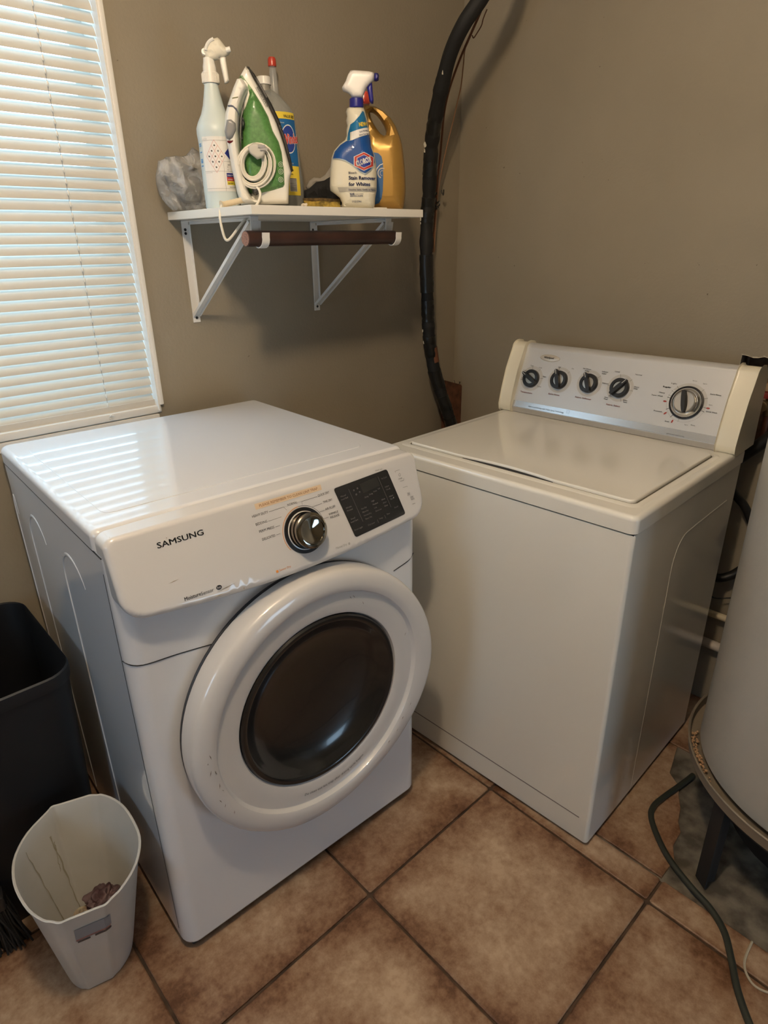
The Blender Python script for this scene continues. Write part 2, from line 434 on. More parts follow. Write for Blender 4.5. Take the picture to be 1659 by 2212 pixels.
# ---- inflated outlines (rounded solids from a side silhouette)
def seg_dist(p, loops):
    best = 1e9
    for l in loops:
        n = len(l)
        for i in range(n):
            a = l[i]; b = l[(i + 1) % n]; ab = b - a; t = max(0, min(1, (p - a).dot(ab) / max(1e-12, ab.length_squared)))
            d = (p - (a + ab * t)).length_squared
            if d < best: best = d
    return math.sqrt(best)
def inside(p, l):
    c = False; n = len(l); j = n - 1
    for i in range(n):
        if (l[i].y > p.y) != (l[j].y > p.y) and p.x < (l[j].x - l[i].x) * (p.y - l[i].y) / (l[j].y - l[i].y) + l[i].x: c = not c
        j = i
    return c
def resample(l, step):
    out = []; n = len(l)
    for i in range(n):
        a = l[i]; b = l[(i + 1) % n]; k = max(1, int(round((b - a).length / step)))
        for j in range(k): out.append(a.lerp(b, j / k))
    return out
def cdt_fill(loops, r, step, fr=(.06, .18, .38, .66, 1.0)):
    """returns verts2d, faces, dist list"""
    loops = [resample([Vector(p) for p in l], step) for l in loops]
    pts = []; edges = []
    for l in loops:
        i0 = len(pts); pts += l; edges += [(i0 + i, i0 + (i + 1) % len(l)) for i in range(len(l))]
    nb = len(pts); extra = []
    def ok(p, dmin): 
        if not inside(p, loops[0]) or any(inside(p, h) for h in loops[1:]): return False
        return seg_dist(p, loops) > dmin
    for l in loops:
        n = len(l)
        for f in fr:
            d = r * f
            for i in range(n):
                t = (l[(i + 1) % n] - l[i - 1]).normalized(); nn = Vector((-t.y, t.x))
                for sgn in (1, -1):
                    q = l[i] + nn * d * sgn
                    if ok(q, d * .93): extra.append(q)
    x0 = min(p.x for p in loops[0]); x1 = max(p.x for p in loops[0]); y0 = min(p.y for p in loops[0]); y1 = max(p.y for p in loops[0])
    g = step * 1.3; nx = int((x1 - x0) / g); ny = int((y1 - y0) / g)
    for i in range(nx + 1):
        for j in range(ny + 1):
            q = Vector((x0 + i * g, y0 + j * g))
            if ok(q, r * 1.05): extra.append(q)
    keep = []; cells = {}
    md = step * 0.12
    for q in extra:
        k = (int(q.x / md), int(q.y / md))
        if k in cells: continue
        cells[k] = 1; keep.append(q)
    vs, es, fs, *_ = geometry.delaunay_2d_cdt(pts + keep, edges, [], 1, 1e-7)
    # drop triangles that fall in a hole
    ff = []
    for f in fs:
        c = sum((vs[i] for i in f), Vector((0, 0))) / len(f)
        if inside(c, loops[0]) and not any(inside(c, h) for h in loops[1:]): ff.append(list(f))
    ds = [seg_dist(v, loops) for v in vs]
    return vs, ff, ds, loops
def prof(d, r): 
    q = min(1.0, max(0.0, d / r)); return math.sqrt(max(0.0, 1 - (1 - q) ** 2))
def inflate(name, outline, mp, m, parent, T, r, step=0.008, holes=(), back=None, wob=None, flatT=0.0):
    """mp(a, z, n) -> point.  thickness +T in front, -back behind"""
    back = T if back is None else back
    vs, fs, ds, loops = cdt_fill([outline] + list(holes), r, step)
    bm = bmesh.new(); F = []; B = []
    for v, d in zip(vs, ds):
        k = prof(d, r); w = wob(v) * min(1, d / r) if wob else 0
        F.append(bm.verts.new(mp(v.x, v.y, flatT + T * k + w)))
        B.append(bm.verts.new(mp(v.x, v.y, -flatT - back * k - (w * .6 if wob else 0))) if (d > 1e-6 or flatT) else F[-1])
    for f in fs:
        try:
            bm.faces.new([F[i] for i in f]); bm.faces.new([B[i] for i in reversed(f)])
        except ValueError: pass
    if flatT:
        bmesh.ops.recalc_face_normals(bm, faces=bm.faces)
        ed = [e for e in bm.edges if len(e.link_faces) == 1]
        idx = {v: i for i, v in enumerate(F)}; 
        for e in ed:
            a, b = e.verts
            if a in idx and b in idx:
                try: bm.faces.new((a, b, B[idx[b]], B[idx[a]]))
                except ValueError: pass
    return bobj(name, bm, m, parent)

# ---- a vertical facing plane through a point, and pixel measurements taken on it
def ray(u, v): return CF + CR * ((u - 829.5) / FPX) - CU * ((v - 1106) / FPX)
def on_plane(u, v, o, n):
    d = ray(u, v); o = Vector(o); n = Vector(n)
    return CP + d * ((o - CP).dot(n) / d.dot(n))
def on_axis(u, v, ax, val):
    d = ray(u, v); return CP + d * ((val - CP[ax]) / d[ax])
class Facing:
    """local frame: a = along the facing axis, z up, n = towards the room"""
    def __init__(s, O, ang=None):
        s.O = Vector(O)
        if ang is None:
            d = s.O - CP; d.z = 0; d.normalize(); s.N = -d
        else: s.N = Vector((math.cos(ang), math.sin(ang), 0))
        s.A = Vector((-s.N.y, s.N.x, 0))
        s.rz = math.atan2(s.A.y, s.A.x)
    def loc(s, u, v, n=0.0):
        p = on_plane(u, v, s.O + s.N * n, s.N) - s.O
        return Vector((p.dot(s.A), p.z))
    def pts(s, l, n=0.0): return [s.loc(u, v, n) for u, v in l]
    # things are built in the local frame of an Empty at O turned by rz: x = a, y = -n, z
    def m(s, a, z, n): return Vector((a, -n, z))
def fl(*a): return [Vector(p) for p in a]
exec_order = []
# ================================================================== STRUCTURE
X0, Y0, H = -3.6, -3.6, 2.44
fo = struct(box('floor', (X0 - .1, Y0 - .1, -0.12), (0.1, 0.1, -0.006), M_floor))
def make_tile_mesh(w, d, name='tile'):
    b = 0.0025; me = bpy.data.meshes.new(name)
    r = 0.004
    o = [(r, 0), (w - r, 0), (w, r), (w, d - r), (w - r, d), (r, d), (0, d - r), (0, r)]
    i = [(b + r, b), (w - b - r, b), (w - b, b + r), (w - b, d - b - r), (w - b - r, d - b), (b + r, d - b), (b, d - b - r), (b, b + r)]
    vs = [(x, y, -0.006) for x, y in o] + [(x, y, -0.002) for x, y in o] + [(x, y, 0.0) for x, y in i]
    fs = [tuple(range(16, 24))]
    for k in range(8):
        j = (k + 1) % 8
        fs += [(k, j, 8 + j, 8 + k), (8 + k, 8 + j, 16 + j, 16 + k)]
    me.from_pydata(vs, [], fs); me.materials.append(M_tile); return me
GX = [-0.817 - 0.457 * k for k in range(0, 7)]
GY = [-0.427 + 0.459, -0.427, -0.886, -1.345, -1.804, -2.263, -2.722, -3.181, -3.6]
G = 0.0065
tcache = {}
def put_tile(x0, y0, x1, y1):
    w, d = round(x1 - x0 - G, 4), round(y1 - y0 - G, 4)
    if (w, d) not in tcache: tcache[(w, d)] = make_tile_mesh(w, d)
    o = bpy.data.objects.new('tile', tcache[(w, d)]); COL.objects.link(o); o.parent = fo
    o.location = (x0 + G / 2, y0 + G / 2, random.uniform(-0.0008, 0.0004))
    o.rotation_euler = (random.uniform(-.002, .002), random.uniform(-.002, .002), 0)
for i in range(len(GX) - 1):
    for j in range(len(GY) - 1):
        yt = min(GY[j], 0.0)
        put_tile(GX[i + 1] if GX[i + 1] > X0 else X0, GY[j + 1], GX[i], yt)
for j in range(len(GY) - 1):                       # the narrow cut strip
    put_tile(-0.817, GY[j + 1], -0.737, min(GY[j], 0.0))
put_tile(-0.737, -0.886, -0.28, -0.427); put_tile(-0.28, -0.886, 0.0, -0.427)
put_tile(-0.737, -0.427, -0.28, 0.0); put_tile(-0.28, -0.427, 0.0, 0.0)
put_tile(-0.28, -1.345, 0.0, -0.886)
# tile with its corner broken off, in front of the heater
bm = bmesh.new()
out = [(-0.7337, -1.3415), (-0.665, -1.3415), (-0.628, -1.322), (-0.575, -1.318), (-0.548, -1.30), (-0.50, -1.285), (-0.46, -1.262), (-0.43, -1.25), (-0.40, -1.21), (-0.283, -1.18), (-0.283, -0.8895), (-0.7337, -0.8895)]
add_prism(bm, out, -0.006, 0.0, 0.0015, 1)
o = bobj('tile', bm, M_tile, fo, smooth=False)

def wall_with_hole(name, axis, pts_outer, hole, thick, m, at=0.0, sign=1):
    """slab in plane axis=at, outline/hole in the other two coordinates; thickness away from the room"""
    vs, fs = poly2d(pts_outer, hole)
    bm = bmesh.new()
    def P(v, d): return (at + d * sign, v.x, v.y) if axis == 0 else (v.x, at + d * sign, v.y)
    A = [bm.verts.new(P(v, 0)) for v in vs]; B = [bm.verts.new(P(v, thick)) for v in vs]
    for f in fs:
        bm.faces.new([A[i] for i in f]); bm.faces.new([B[i] for i in reversed(f)])
    n0 = 0
    for l in [pts_outer] + list(hole):
        n = len(l)
        for i in range(n):
            bm.faces.new((A[n0 + i], A[n0 + (i + 1) % n], B[n0 + (i + 1) % n], B[n0 + i]))
        n0 += n
    return struct(bobj(name, bm, m, None, smooth=False))
WX0, WX1, WZ0, WZ1 = -2.08, -1.2245, 0.994, 2.12        # window opening behind the dryer
wall_with_hole('wall_back', 1, fl((X0, -0.006), (0, -0.006), (0, H), (X0, H)), [fl((WX0, WZ0), (WX1, WZ0), (WX1, WZ1), (WX0, WZ1))], 0.12, M_wall, 0.0, 1)
jag = []
HY0, HY1, HZ0, HZ1 = -1.047, -1.42, 0.885, 1.118
def jl(a, b, n, amp):
    for i in range(n):
        t = i / n
        jag.append(Vector((a[0] + (b[0] - a[0]) * t + random.uniform(-amp, amp), a[1] + (b[1] - a[1]) * t + random.uniform(-amp, amp))))
jl((HY0, HZ0), (HY0, HZ1 - .004), 9, 0.003); jl((HY0, HZ1), (HY1, HZ1), 26, 0.0035); jl((HY1, HZ1), (HY1, HZ0), 9, 0.003); jl((HY1, HZ0), (HY0, HZ0), 22, 0.006)
wall_with_hole('wall_right', 0, fl((Y0, -0.006), (0.12, -0.006), (0.12, H), (Y0, H)), [jag], 0.013, M_wall, 0.0, 1)
bm = bmesh.new()          # torn pale edge of the plasterboard
for a, b in zip(jag, jag[1:] + jag[:1]):
    w = random.uniform(.0015, .006)
    c = Vector(((HY0 + HY1) / 2, (HZ0 + HZ1) / 2))
    ao = a + (a - c).normalized() * w; bo = b + (b - c).normalized() * random.uniform(.001, .005)
    q = [(-0.0012, a.x, a.y), (-0.0012, b.x, b.y), (-0.0004, bo.x, bo.y), (-0.0004, ao.x, ao.y)]
    bm.faces.new([bm.verts.new(p) for p in q]); q2 = [(0.012, a.x, a.y), (0.012, b.x, b.y)]
    bm.faces.new([bm.verts.new(p) for p in (q[0], q[1], q2[1], q2[0])])
te = bobj('torn_edge', bm, mat('torn_plasterboard_paper', (0.55, 0.50, 0.40), 0.9, noise_amt=.5, noise_scale=90), None, smooth=False)
te.parent = bpy.data.objects['wall_right']
# the stud bay behind the hole
bm = bmesh.new()
for lo, hi in (((0.10, -1.5, .80), (0.11, -0.97, 1.2)), ((0.0135, -1.5, .80), (0.11, -1.48, 1.2)), ((0.0135, -1.036, .80), (0.11, -0.99, 1.2)),
               ((0.0135, -1.5, 1.19), (0.11, -0.97, 1.2)), ((0.0135, -1.5, .80), (0.11, -0.97, .81))):
    add_box(bm, lo, hi)
o = bobj('trim_1', bm, mat('rough_stud_timber', (0.25, 0.15, 0.09), 0.9, noise_amt=.6, noise_scale=25), None, smooth=False); struct(o)
wall_with_hole('wall_front', 1, fl((X0, -0.006), (0.0, -0.006), (0.0, H), (X0, H)), [fl((-1.10, 0.15), (-0.40, 0.15), (-0.40, 0.90), (-1.10, 0.90))], 0.12, M_wall, Y0, -1)
d1 = struct(bpy.data.objects.new('unseen_fill_window', None)); COL.objects.link(d1); d1.location = (-0.75, -3.66, 0.525)  # out of view, added and set low to cast cool fill on the dryer
bm = bmesh.new()
for lo, hi in (((-.35, -.02, -.375), (-.32, .02, .375)), ((.32, -.02, -.375), (.35, .02, .375)), ((-.32, -.02, -.375), (.32, .02, -.345)), ((-.32, -.02, .345), (.32, .02, .375))):
    add_box(bm, lo, hi, .003)
bobj('window_frame', bm, M_trim, d1)
wall_with_hole('wall_left', 0, fl((Y0, -0.006), (0.0, -0.006), (0.0, H), (Y0, H)), [fl((-1.45, 0.95), (-0.75, 0.95), (-0.75, 1.75), (-1.45, 1.75))], 0.12, M_wall, X0, -1)
d3 = struct(bpy.data.objects.new('unseen_side_window', None)); COL.objects.link(d3); d3.location = (X0 - .06, -1.10, 1.35)  # unseen opening, placed for the cool light reaching the left-facing sides
bm = bmesh.new()
for lo, hi in (((-.02, -.35, -.40), (.02, -.31, .40)), ((-.02, .31, -.40), (.02, .35, .40)), ((-.02, -.31, -.40), (.02, .31, -.36)), ((-.02, -.31, .36), (.02, .31, .40)), ((-.02, -.31, -.02), (.02, .31, .02))):
    add_box(bm, lo, hi, .003)
bobj('window_frame', bm, M_trim, d3)
struct(box('ceiling', (X0 - .1, Y0 - .1, H), (0.1, 0.1, H + .08), M_ceil))
# window: frame lining, thin casing on the room side, sill, glass
w1 = struct(bpy.data.objects.new('window_1', None)); COL.objects.link(w1); w1.location = (-1.66, 0.0, 0.98)
def W1(p): return (p[0] + 1.66, p[1], p[2] - 0.98)
bm = bmesh.new()
CX = -1.211
for lo, hi in (((WX1, -0.012, 1.0215), (CX, 0.004, 2.15)), ((WX0 - .03, -0.012, 1.0215), (WX0, 0.004, 2.15)), ((WX0, -0.012, WZ1), (WX1, 0.004, 2.15))):
    add_box(bm, W1(lo), W1(hi), .004)
for lo, hi in (((WX1 - .003, -0.010, WZ0 + .012), (WX1 + .002, 0.115, WZ1)), ((WX0 - .002, -0.010, WZ0 + .012), (WX0 + .006, 0.115, WZ1))):
    add_box(bm, W1(lo), W1(hi), .001)
bobj('window_frame', bm, M_trim, w1)
box('window_sill', W1((WX0 + .001, -0.004, WZ0 - .02)), W1((WX1 - .001, 0.115, WZ0 + .004)), M_trim, w1, .002)
bm = bmesh.new()
for lo, hi in (((WX0, .085, WZ0), (WX1, .11, WZ0 + .04)), ((WX0, .085, WZ1 - .04), (WX1, .11, WZ1)), ((WX0, .085, 1.54), (WX1, .11, 1.58)), ((WX0, .085, WZ0), (WX0 + .04, .11, WZ1)), ((WX1 - .04, .085, WZ0), (WX1, .11, WZ1))):
    add_box(bm, W1(lo), W1(hi), .002)
bobj('sash', bm, M_trim, w1)
mg = bpy.data.materials.new('window_glass'); mg.use_nodes = True
nt = mg.node_tree; g = nt.nodes.new('ShaderNodeBsdfGlossy'); g.inputs['Roughness'].default_value = 0.02
t = nt.nodes.new('ShaderNodeBsdfTransparent'); t.inputs[0].default_value = (.95, .97, .97, 1); mx = nt.nodes.new('ShaderNodeMixShader'); mx.inputs[0].default_value = .06
nt.links.new(t.outputs[0], mx.inputs[1]); nt.links.new(g.outputs[0], mx.inputs[2]); nt.links.new(mx.outputs[0], nt.nodes['Material Output'].inputs['Surface'])
box('pane', W1((WX0 + .04, .096, WZ0 + .04)), W1((WX1 - .04, .099, WZ1 - .04)), mg, w1)

# ================================================================== WINDOW BLIND
bl = thing('window_blind', 'white horizontal slat blind, closed, hanging in the window behind the dryer', 'blind', (-1.66, 0.02, 2.10))
def BL(p): return Vector((p[0] + 1.66, p[1] - 0.02, p[2] - 2.10))
XL, XR = WX0 + .008, WX1 - .004
def slat_mesh():
    bm = bmesh.new(); n = 7; rows = []
    # cross-section: curved, tilted so the room-side edge hangs low
    th = math.radians(61); hw = 0.0139
    for k in range(n + 1):
        s = -1 + 2 * k / n
        y = -s * hw * math.cos(th) * -1; z = s * hw * math.sin(th)
        cb = 0.0022 * (1 - s * s)
        y += -cb * math.sin(th); z += cb * math.cos(th)
        rows.append((y, z))
    th2 = 0.0004
    for x in (XL, XR):
        pass
    A = [[bm.verts.new((x, y - th2, z)) for y, z in rows] for x in (XL + 1.66, XR + 1.66)]
    B = [[bm.verts.new((x, y + th2, z)) for y, z in rows] for x in (XL + 1.66, XR + 1.66)]
    for k in range(n):
        bm.faces.new((A[0][k], A[1][k], A[1][k + 1], A[0][k + 1])); bm.faces.new((B[0][k], B[0][k + 1], B[1][k + 1], B[1][k]))
    for R2 in (0, 1):
        for k in range(n): bm.faces.new((A[R2][k], A[R2][k + 1], B[R2][k + 1], B[R2][k]))
    bm.faces.new((A[0][0], B[0][0], B[1][0], A[1][0])); bm.faces.new((A[0][-1], A[1][-1], B[1][-1], B[0][-1]))
    bmesh.ops.recalc_face_normals(bm, faces=bm.faces)
    me = bpy.data.meshes.new('slat'); bm.to_mesh(me); bm.free(); me.materials.append(M_slat)
    for p in me.polygons: p.use_smooth = True
    me.set_sharp_from_angle(angle=math.radians(50))
    return me
sm = slat_mesh()
z = 1.874 + 0.0235 * 9 - 0.011
ks = 0
while z > 1.032:
    o = bpy.data.objects.new('slat', sm); COL.objects.link(o); o.parent = bl
    o.location = (0, 0.0, z - 2.10); o.rotation_euler = (random.uniform(-.025, .025), random.uniform(-.0006, .0006), 0)
    z -= 0.0235; ks += 1
# stacked last slats and the bottom rail
box('slat', BL((XL, 0.010, 1.019)), BL((XR + .006, 0.0125, 1.036)), M_slat, bl, .001)
box('bottom_rail', BL((XL, -0.004, 1.0)), BL((XR + .012, 0.022, 1.0205)), M_trim, bl, .004)
box('head_rail', BL((XL, -0.006, 2.083)), BL((XR, 0.03, 2.117)), M_trim, bl, .003)
for xx in (-1.353, -1.66, -1.97):
    bm = bmesh.new()
    add_tube(bm, [BL((xx, 0.0125, 2.09)), BL((xx, 0.0125, 1.008))], 0.0006, 6)
    bobj('lift_cord', bm, M_grey, bl)
    bm = bmesh.new(); z = 1.874 + 0.0235 * 9 - .0155
    while z > 1.03:      # little pale loops of the ladder string at every slat
        add_lathe(bm, [(0.0002, -0.0065), (0.0024, -0.002), (0.0024, 0.002), (0.0002, 0.0065)], 8, mp=lambda p: BL((xx + p.x - 0.001, 0.0075 + p.y, z + 0.006 + p.z)))
        z -= 0.0235
    bobj('ladder_string', bm, M_white, bl)
bm = bmesh.new()
rr = random.Random(3)
pt = [BL((-1.353 + rr.uniform(-.008, .008), -0.007 + rr.uniform(-.003, .003), 1.012 + rr.uniform(-.008, .008))) for _ in range(12)]
add_tube(bm, catmull(pt, 5), 0.0009, 6); bobj('cord_knot', bm, M_white, bl)
# ================================================================== DRYER
DW, DD = 0.678, 0.70
dr = thing('dryer', 'white front-loading dryer with round dark-glass door under the window', 'dryer', (-1.6543, -0.7248, 0), -0.0379)
def dp(x, y, z): return Vector((x, y, z))
# painted steel shell
bm = bmesh.new(); add_prism(bm, rrect(0, 0, DW, DD, .03, 6, [.012, .012, .032, .032]), 0.022, 0.969, .013, 4, True)
bobj('body', bm, M_dry, dr)
bm = bmesh.new()
for x in (.06, DW - .06):
    for y in (.06, DD - .06): add_lathe(bm, [(.022, 0), (.022, .006), (.012, .008), (.012, .03)], 16, off=(x, y, 0))
bobj('foot', bm, M_black, dr)
box('base', (.016, .014, .008), (DW - .016, DD - .01, .0235), M_gap, dr, .004)  # near-black block stands in for the shade in the gap under the dryer
# top lid
bm = bmesh.new(); add_prism(bm, rrect(-.002, .0515, DW + .002, DD + .002, .022, 6, [.022, .022, .0155, .0155]), 0.9635, 1.0, .014, 5)
o = bobj('top_panel', bm, M_dry, dr)
# pressed line that borders the raised middle of the top
def line_ridge(name, pts, r, m, parent, closed=True, flat=0.35):
    bm = bmesh.new(); add_tube(bm, pts, r, 8, closed=closed, caps=not closed)
    return bobj(name, bm, m, parent)
rp = rrect(.040, .112, .615, .622, .022, 6)
bm = bmesh.new()
n = len(rp)
add_prism(bm, rp, 0.9995, 1.0012, .0012, 2); bobj('raised_field', bm, M_dry, dr)
# side embossing: three tall arches
for ya, yb in ((.175, .32), (.43, .57), (.665, .80 if False else .69)):
    path = []
    zt = .882; r = (yb - ya) / 2 if yb - ya > .05 else .03
    if ya < .6:
        path = [(0, yb, .03), (0, yb, zt - r * .9)] if False else []
    pl = []
    yl = yb if ya < .6 else .69
    y_l = yl; y_r = ya
    w = y_l - y_r
    pl = [(0.0, y_l, .05), (0.0, y_l, zt - .07)]
    for k in range(1, 9):
        a = math.pi * k / 8 * .5
        pl.append((0.0, y_l - w * .5 * (1 - math.cos(a)), zt - .07 + .07 * math.sin(a)))
    for k in range(1, 7):
        a = math.pi / 2 * k / 8
        pl.append((0.0004 * k, y_l - w * .5 - w * .5 * math.sin(a), zt - .07 * (1 - math.cos(a))))
    bm = bmesh.new(); add_tube(bm, [Vector(q) for q in pl], lambda i: 0.0042, 10)
    for v in bm.verts: v.co.x = v.co.x * .42
    bobj('side_rib', bm, M_dry, dr)
box('side_seam', (-.0006, .03, .9585), (.002, DD - .005, .9605), M_gap, dr)
# control panel: bowed face
def DPm(x, t, h):
    bow = 0.010 * max(0, 1 - ((x - .339) / .34) ** 2)
    return Vector((x, -0.030 + .3138 * t - .9496 * (h + bow), 0.870 + .9496 * t + .3138 * (h + bow)))
def bez(pts): return [Vector(p) for p in pts]
top = [(.640, .139), (.339, .137), (.035, .139)]
ol = []
def arc(cx, cy, r, a0, a1, n=7):
    for i in range(n + 1):
        a = math.radians(a0 + (a1 - a0) * i / n); ol.append(Vector((cx + r * math.cos(a), cy + r * math.sin(a))))
arc(.657, .118, .019, 0, 90)
for k in range(1, 32): ol.append(Vector((.657 - .637 * k / 32, .137)))
arc(.020, .118, .019, 90, 180)
for k in range(1, 8): ol.append(Vector((.001 + .001 * k / 8, .118 - .084 * k / 8)))
arc(.045, .034, .043, 180, 255, 9)
for k in range(1, 16):
    s = k / 16; x = .05 + s * (.625 - .05); ol.append(Vector((x, -0.0095 - 0.0165 * (1 - (2 * s - 1) ** 2))))
arc(.630, .034, .044, -78, 0, 9)
for k in range(1, 8): ol.append(Vector((.674 + .002 * k / 8, .034 + .084 * k / 8)))
ol2 = catmull(ol, 2, True)
RE = .011
vs, fs, ds, lps = cdt_fill([ol2], RE, .013)
bm = bmesh.new(); Fv = []
for v, d in zip(vs, ds): Fv.append(bm.verts.new(DPm(v.x, v.y, RE * (prof(d, RE) - 1) + 0.000)))
for f in fs:
    try: bm.faces.new([Fv[i] for i in f])
    except ValueError: pass
nb = len(lps[0])
# identify boundary verts by zero distance and extrude them back to the body
be = [e for e in bm.edges if len(e.link_faces) == 1]
r = bmesh.ops.extrude_edge_only(bm, edges=be)
for v in [g for g in r['geom'] if isinstance(g, bmesh.types.BMVert)]:
    v.co.y = .0505 if v.co.z > .94 else max(.004, .0505 - (.94 - v.co.z) * .55)
bobj('control_panel', bm, M_dryp, dr)
cpnl = bpy.data.objects['control_panel']
# knob
KX, KT = .3535, .0480
def pn(x, t):
    e = 1e-3; o = DPm(x, t, 0); a = (DPm(x + e, t, 0) - o).normalized(); b = (DPm(x, t + e, 0) - o).normalized()
    return o, a, b, a.cross(b).normalized()
ko, ka, kb, kn = pn(KX, KT)
KM = lambda p: ko + ka * p.x + kb * p.y + kn * p.z
kb_o = lathe('cycle_knob', [(.0355, .0005), (.0360, .006), (.0345, .012), (.0335, .016), (.0345, .019), (.0340, .026), (.0315, .0285), (.0265, .0295), (.0255, .0270), (.0245, .0272), (.020, .0262), (.008, .0235), (0, .023)], M_chrome, dr, 56, mp=KM)
lathe('knob_dark_ring', [(.0375, .0004), (.0375, .0022), (.0440, .0022), (.0445, .0004)], M_black, dr, 56, mp=KM, caps=False)
lathe('knob_skirt', [(.0350, .0006), (.0350, .0035), (.0372, .0030), (.0376, .0006)], M_dryp, dr, 56, mp=KM, caps=False)
# lettering
def T(body, x, t, wdt, hgt, bold=0.0, fixh=True, **kw):
    v, f = text2d(body, 1.0, bold, **kw)
    if not v: return (v, f)
    x0 = min(q.x for q in v); x1 = max(q.x for q in v); y1 = 0.73
    sx = wdt / (x1 - x0); sy = hgt / y1
    return [Vector((x + (q.x - x0) * sx, t + q.y * sy)) for q in v], f
LT = []
LT = [T('SAMSUNG', .0805, .0975, .081, .0100, .016)]
LT += [T('HEAVY DUTY', .2553, .1003, .0327, .0048), T('BEDDING', .2583, .0846, .0235, .0048), T('PERM PRESS', .2613, .0703, .0314, .0048),
       T('DELICATES', .2633, .0550, .0270, .0048), T('NORMAL', .3304, .1018, .0219, .0048), T('QUICK DRY', .4001, .1018, .0276, .0048),
       T('TIME DRY', .4080, .0862, .0226, .0048), T('AIR FLUFF', .4092, .0717, .0248, .0048), T('WRINKLE', .4141, .0602, .0233, .0045), T('RELEASE', .4164, .0532, .0222, .0045)]
LT += [T('Moisture', .0997, -.0010, .029, .0066, .012), T('Sensor', .1292, -.0018, .0230, .0066)]
lw = .00045
LT += [line2d([(.2900, .1020), (.3219, .1027), (.3265, .0952)], lw), line2d([(.2840, .0858), (.3123, .0862)], lw), line2d([(.2951, .0716), (.3048, .0717)], lw),
       line2d([(.2934, .0569), (.3015, .0572)], lw), line2d([(.3982, .1028), (.3621, .1025), (.3614, .0960)], lw), line2d([(.4054, .0870), (.3812, .0864)], lw),
       line2d([(.4072, .0726), (.3946, .0724)], lw), line2d([(.4125, .0575), (.3998, .0573)], lw), ring2d(KX, KT, .0468, .0474, -5, 92, 30)]
LT += [poly2d([(.1622 + .0052 * math.cos(a * math.pi / 12), .0012 + .0042 * math.sin(a * math.pi / 12)) for a in range(24)])]
LT += [T('POWER', .6110, .0845, .0110, .0030), T('START', .6330, .0385, .0095, .0028), T('PAUSE', .6345, .0330, .0095, .0028), line2d([(.6325, .0372), (.6430, .0372)], .0003)]
LT += [ring2d(.6165, .0945, .0026, .0031, 120, 420, 20), line2d([(.6165, .0955), (.6165, .0985)], .0005)]
LT += [line2d([(.6060, .1015), (.6060, .1048), (.6200, .1048)], .0005), line2d([(.6140, .0805), (.6250, .0805), (.6262, .0850)], .0005),
       line2d([(.6180, .0655), (.6300, .0655), (.6315, .0640)], .0005), line2d([(.6345, .0240), (.6440, .0240)], .0005)]
LT += [line2d([(.6270, .0450), (.6270, .0520), (.6305, .0485), (.6270, .0450)], .0004), line2d([(.6315, .0450), (.6315, .0520)], .0004), line2d([(.6330, .0450), (.6330, .0520)], .0004)]
LT += [T('*(Hold 3 sec)', .5520, .1168, .0200, .0026)]
decal('lettering', LT, DPm, M_ink, dr)
decal('lettering', [T('he', .1588, -.0005, .0066, .0045, .02)], DPm, M_dryp, dr, .0008)
decal('lettering', [T('Manual Dry', .4121, -.0085, .0280, .0045), ring2d(.4457, -.0072, .0010, .0028, 45, 405, 4)], DPm, M_grey, dr)
decal('orange_print', [ring2d(KX, KT, .0468, .0479, 93, 215, 40), ring2d(.2765, -.0085, .0, .0034, 45, 405, 4), T('Sensor Dry', .2812, -.0098, .0250, .0042)], DPm, M_orange, dr)
decal('reminder_sticker', [poly2d([(.2660, .1125), (.4125, .1128), (.4120, .1235), (.2655, .1232)])], DPm, mat('tan_tape_label', (.72, .56, .37), .5), dr, .0004, cell=.03)
decal('sticker_lettering', [T('PLEASE REMEMBER TO CLEAN LINT TRAP', .2740, .1155, .1290, .0050)], DPm, mat('brown_ink', (.30, .12, .04), .6), dr, .0008)
# display window
dpl = [(.4640, .0000), (.6090, .0095), (.5840, .1145), (.4390, .1080)]
def round_poly(pts, r, n=4):
    out = []; N = len(pts)
    for i in range(N):
        p = Vector(pts[i]); a = (Vector(pts[i - 1]) - p).normalized(); b = (Vector(pts[(i + 1) % N]) - p).normalized()
        for k in range(n + 1):
            t = k / n; q = (p + a * r) * (1 - t) ** 2 + 2 * p * t * (1 - t) + (p + b * r) * t * t; out.append(q)
    return out
decal('display', [poly2d(round_poly(dpl, .006))], DPm, M_display, dr, .0009, cell=.02)
def dq(s, t):      # display-local (0..1, 0..1) to panel coords
    a = Vector(dpl[0]); b = Vector(dpl[1]); c = Vector(dpl[2]); d = Vector(dpl[3])
    return (a * (1 - s) + b * s) * (1 - t) + (d * (1 - s) + c * s) * t
dl = []
def dtx(body, s, t, w, h=.0034):
    q = dq(s, t); v, f = text2d(body, 1.0); x0 = min(p.x for p in v); x1 = max(p.x for p in v)
    ang = math.radians(3.0)
    dl.append(([Vector((q.x + (p.x - x0) * w / (x1 - x0) * math.cos(ang), q.y + p.y * h / .73 + (p.x - x0) * w / (x1 - x0) * math.sin(ang))) for p in v], f))
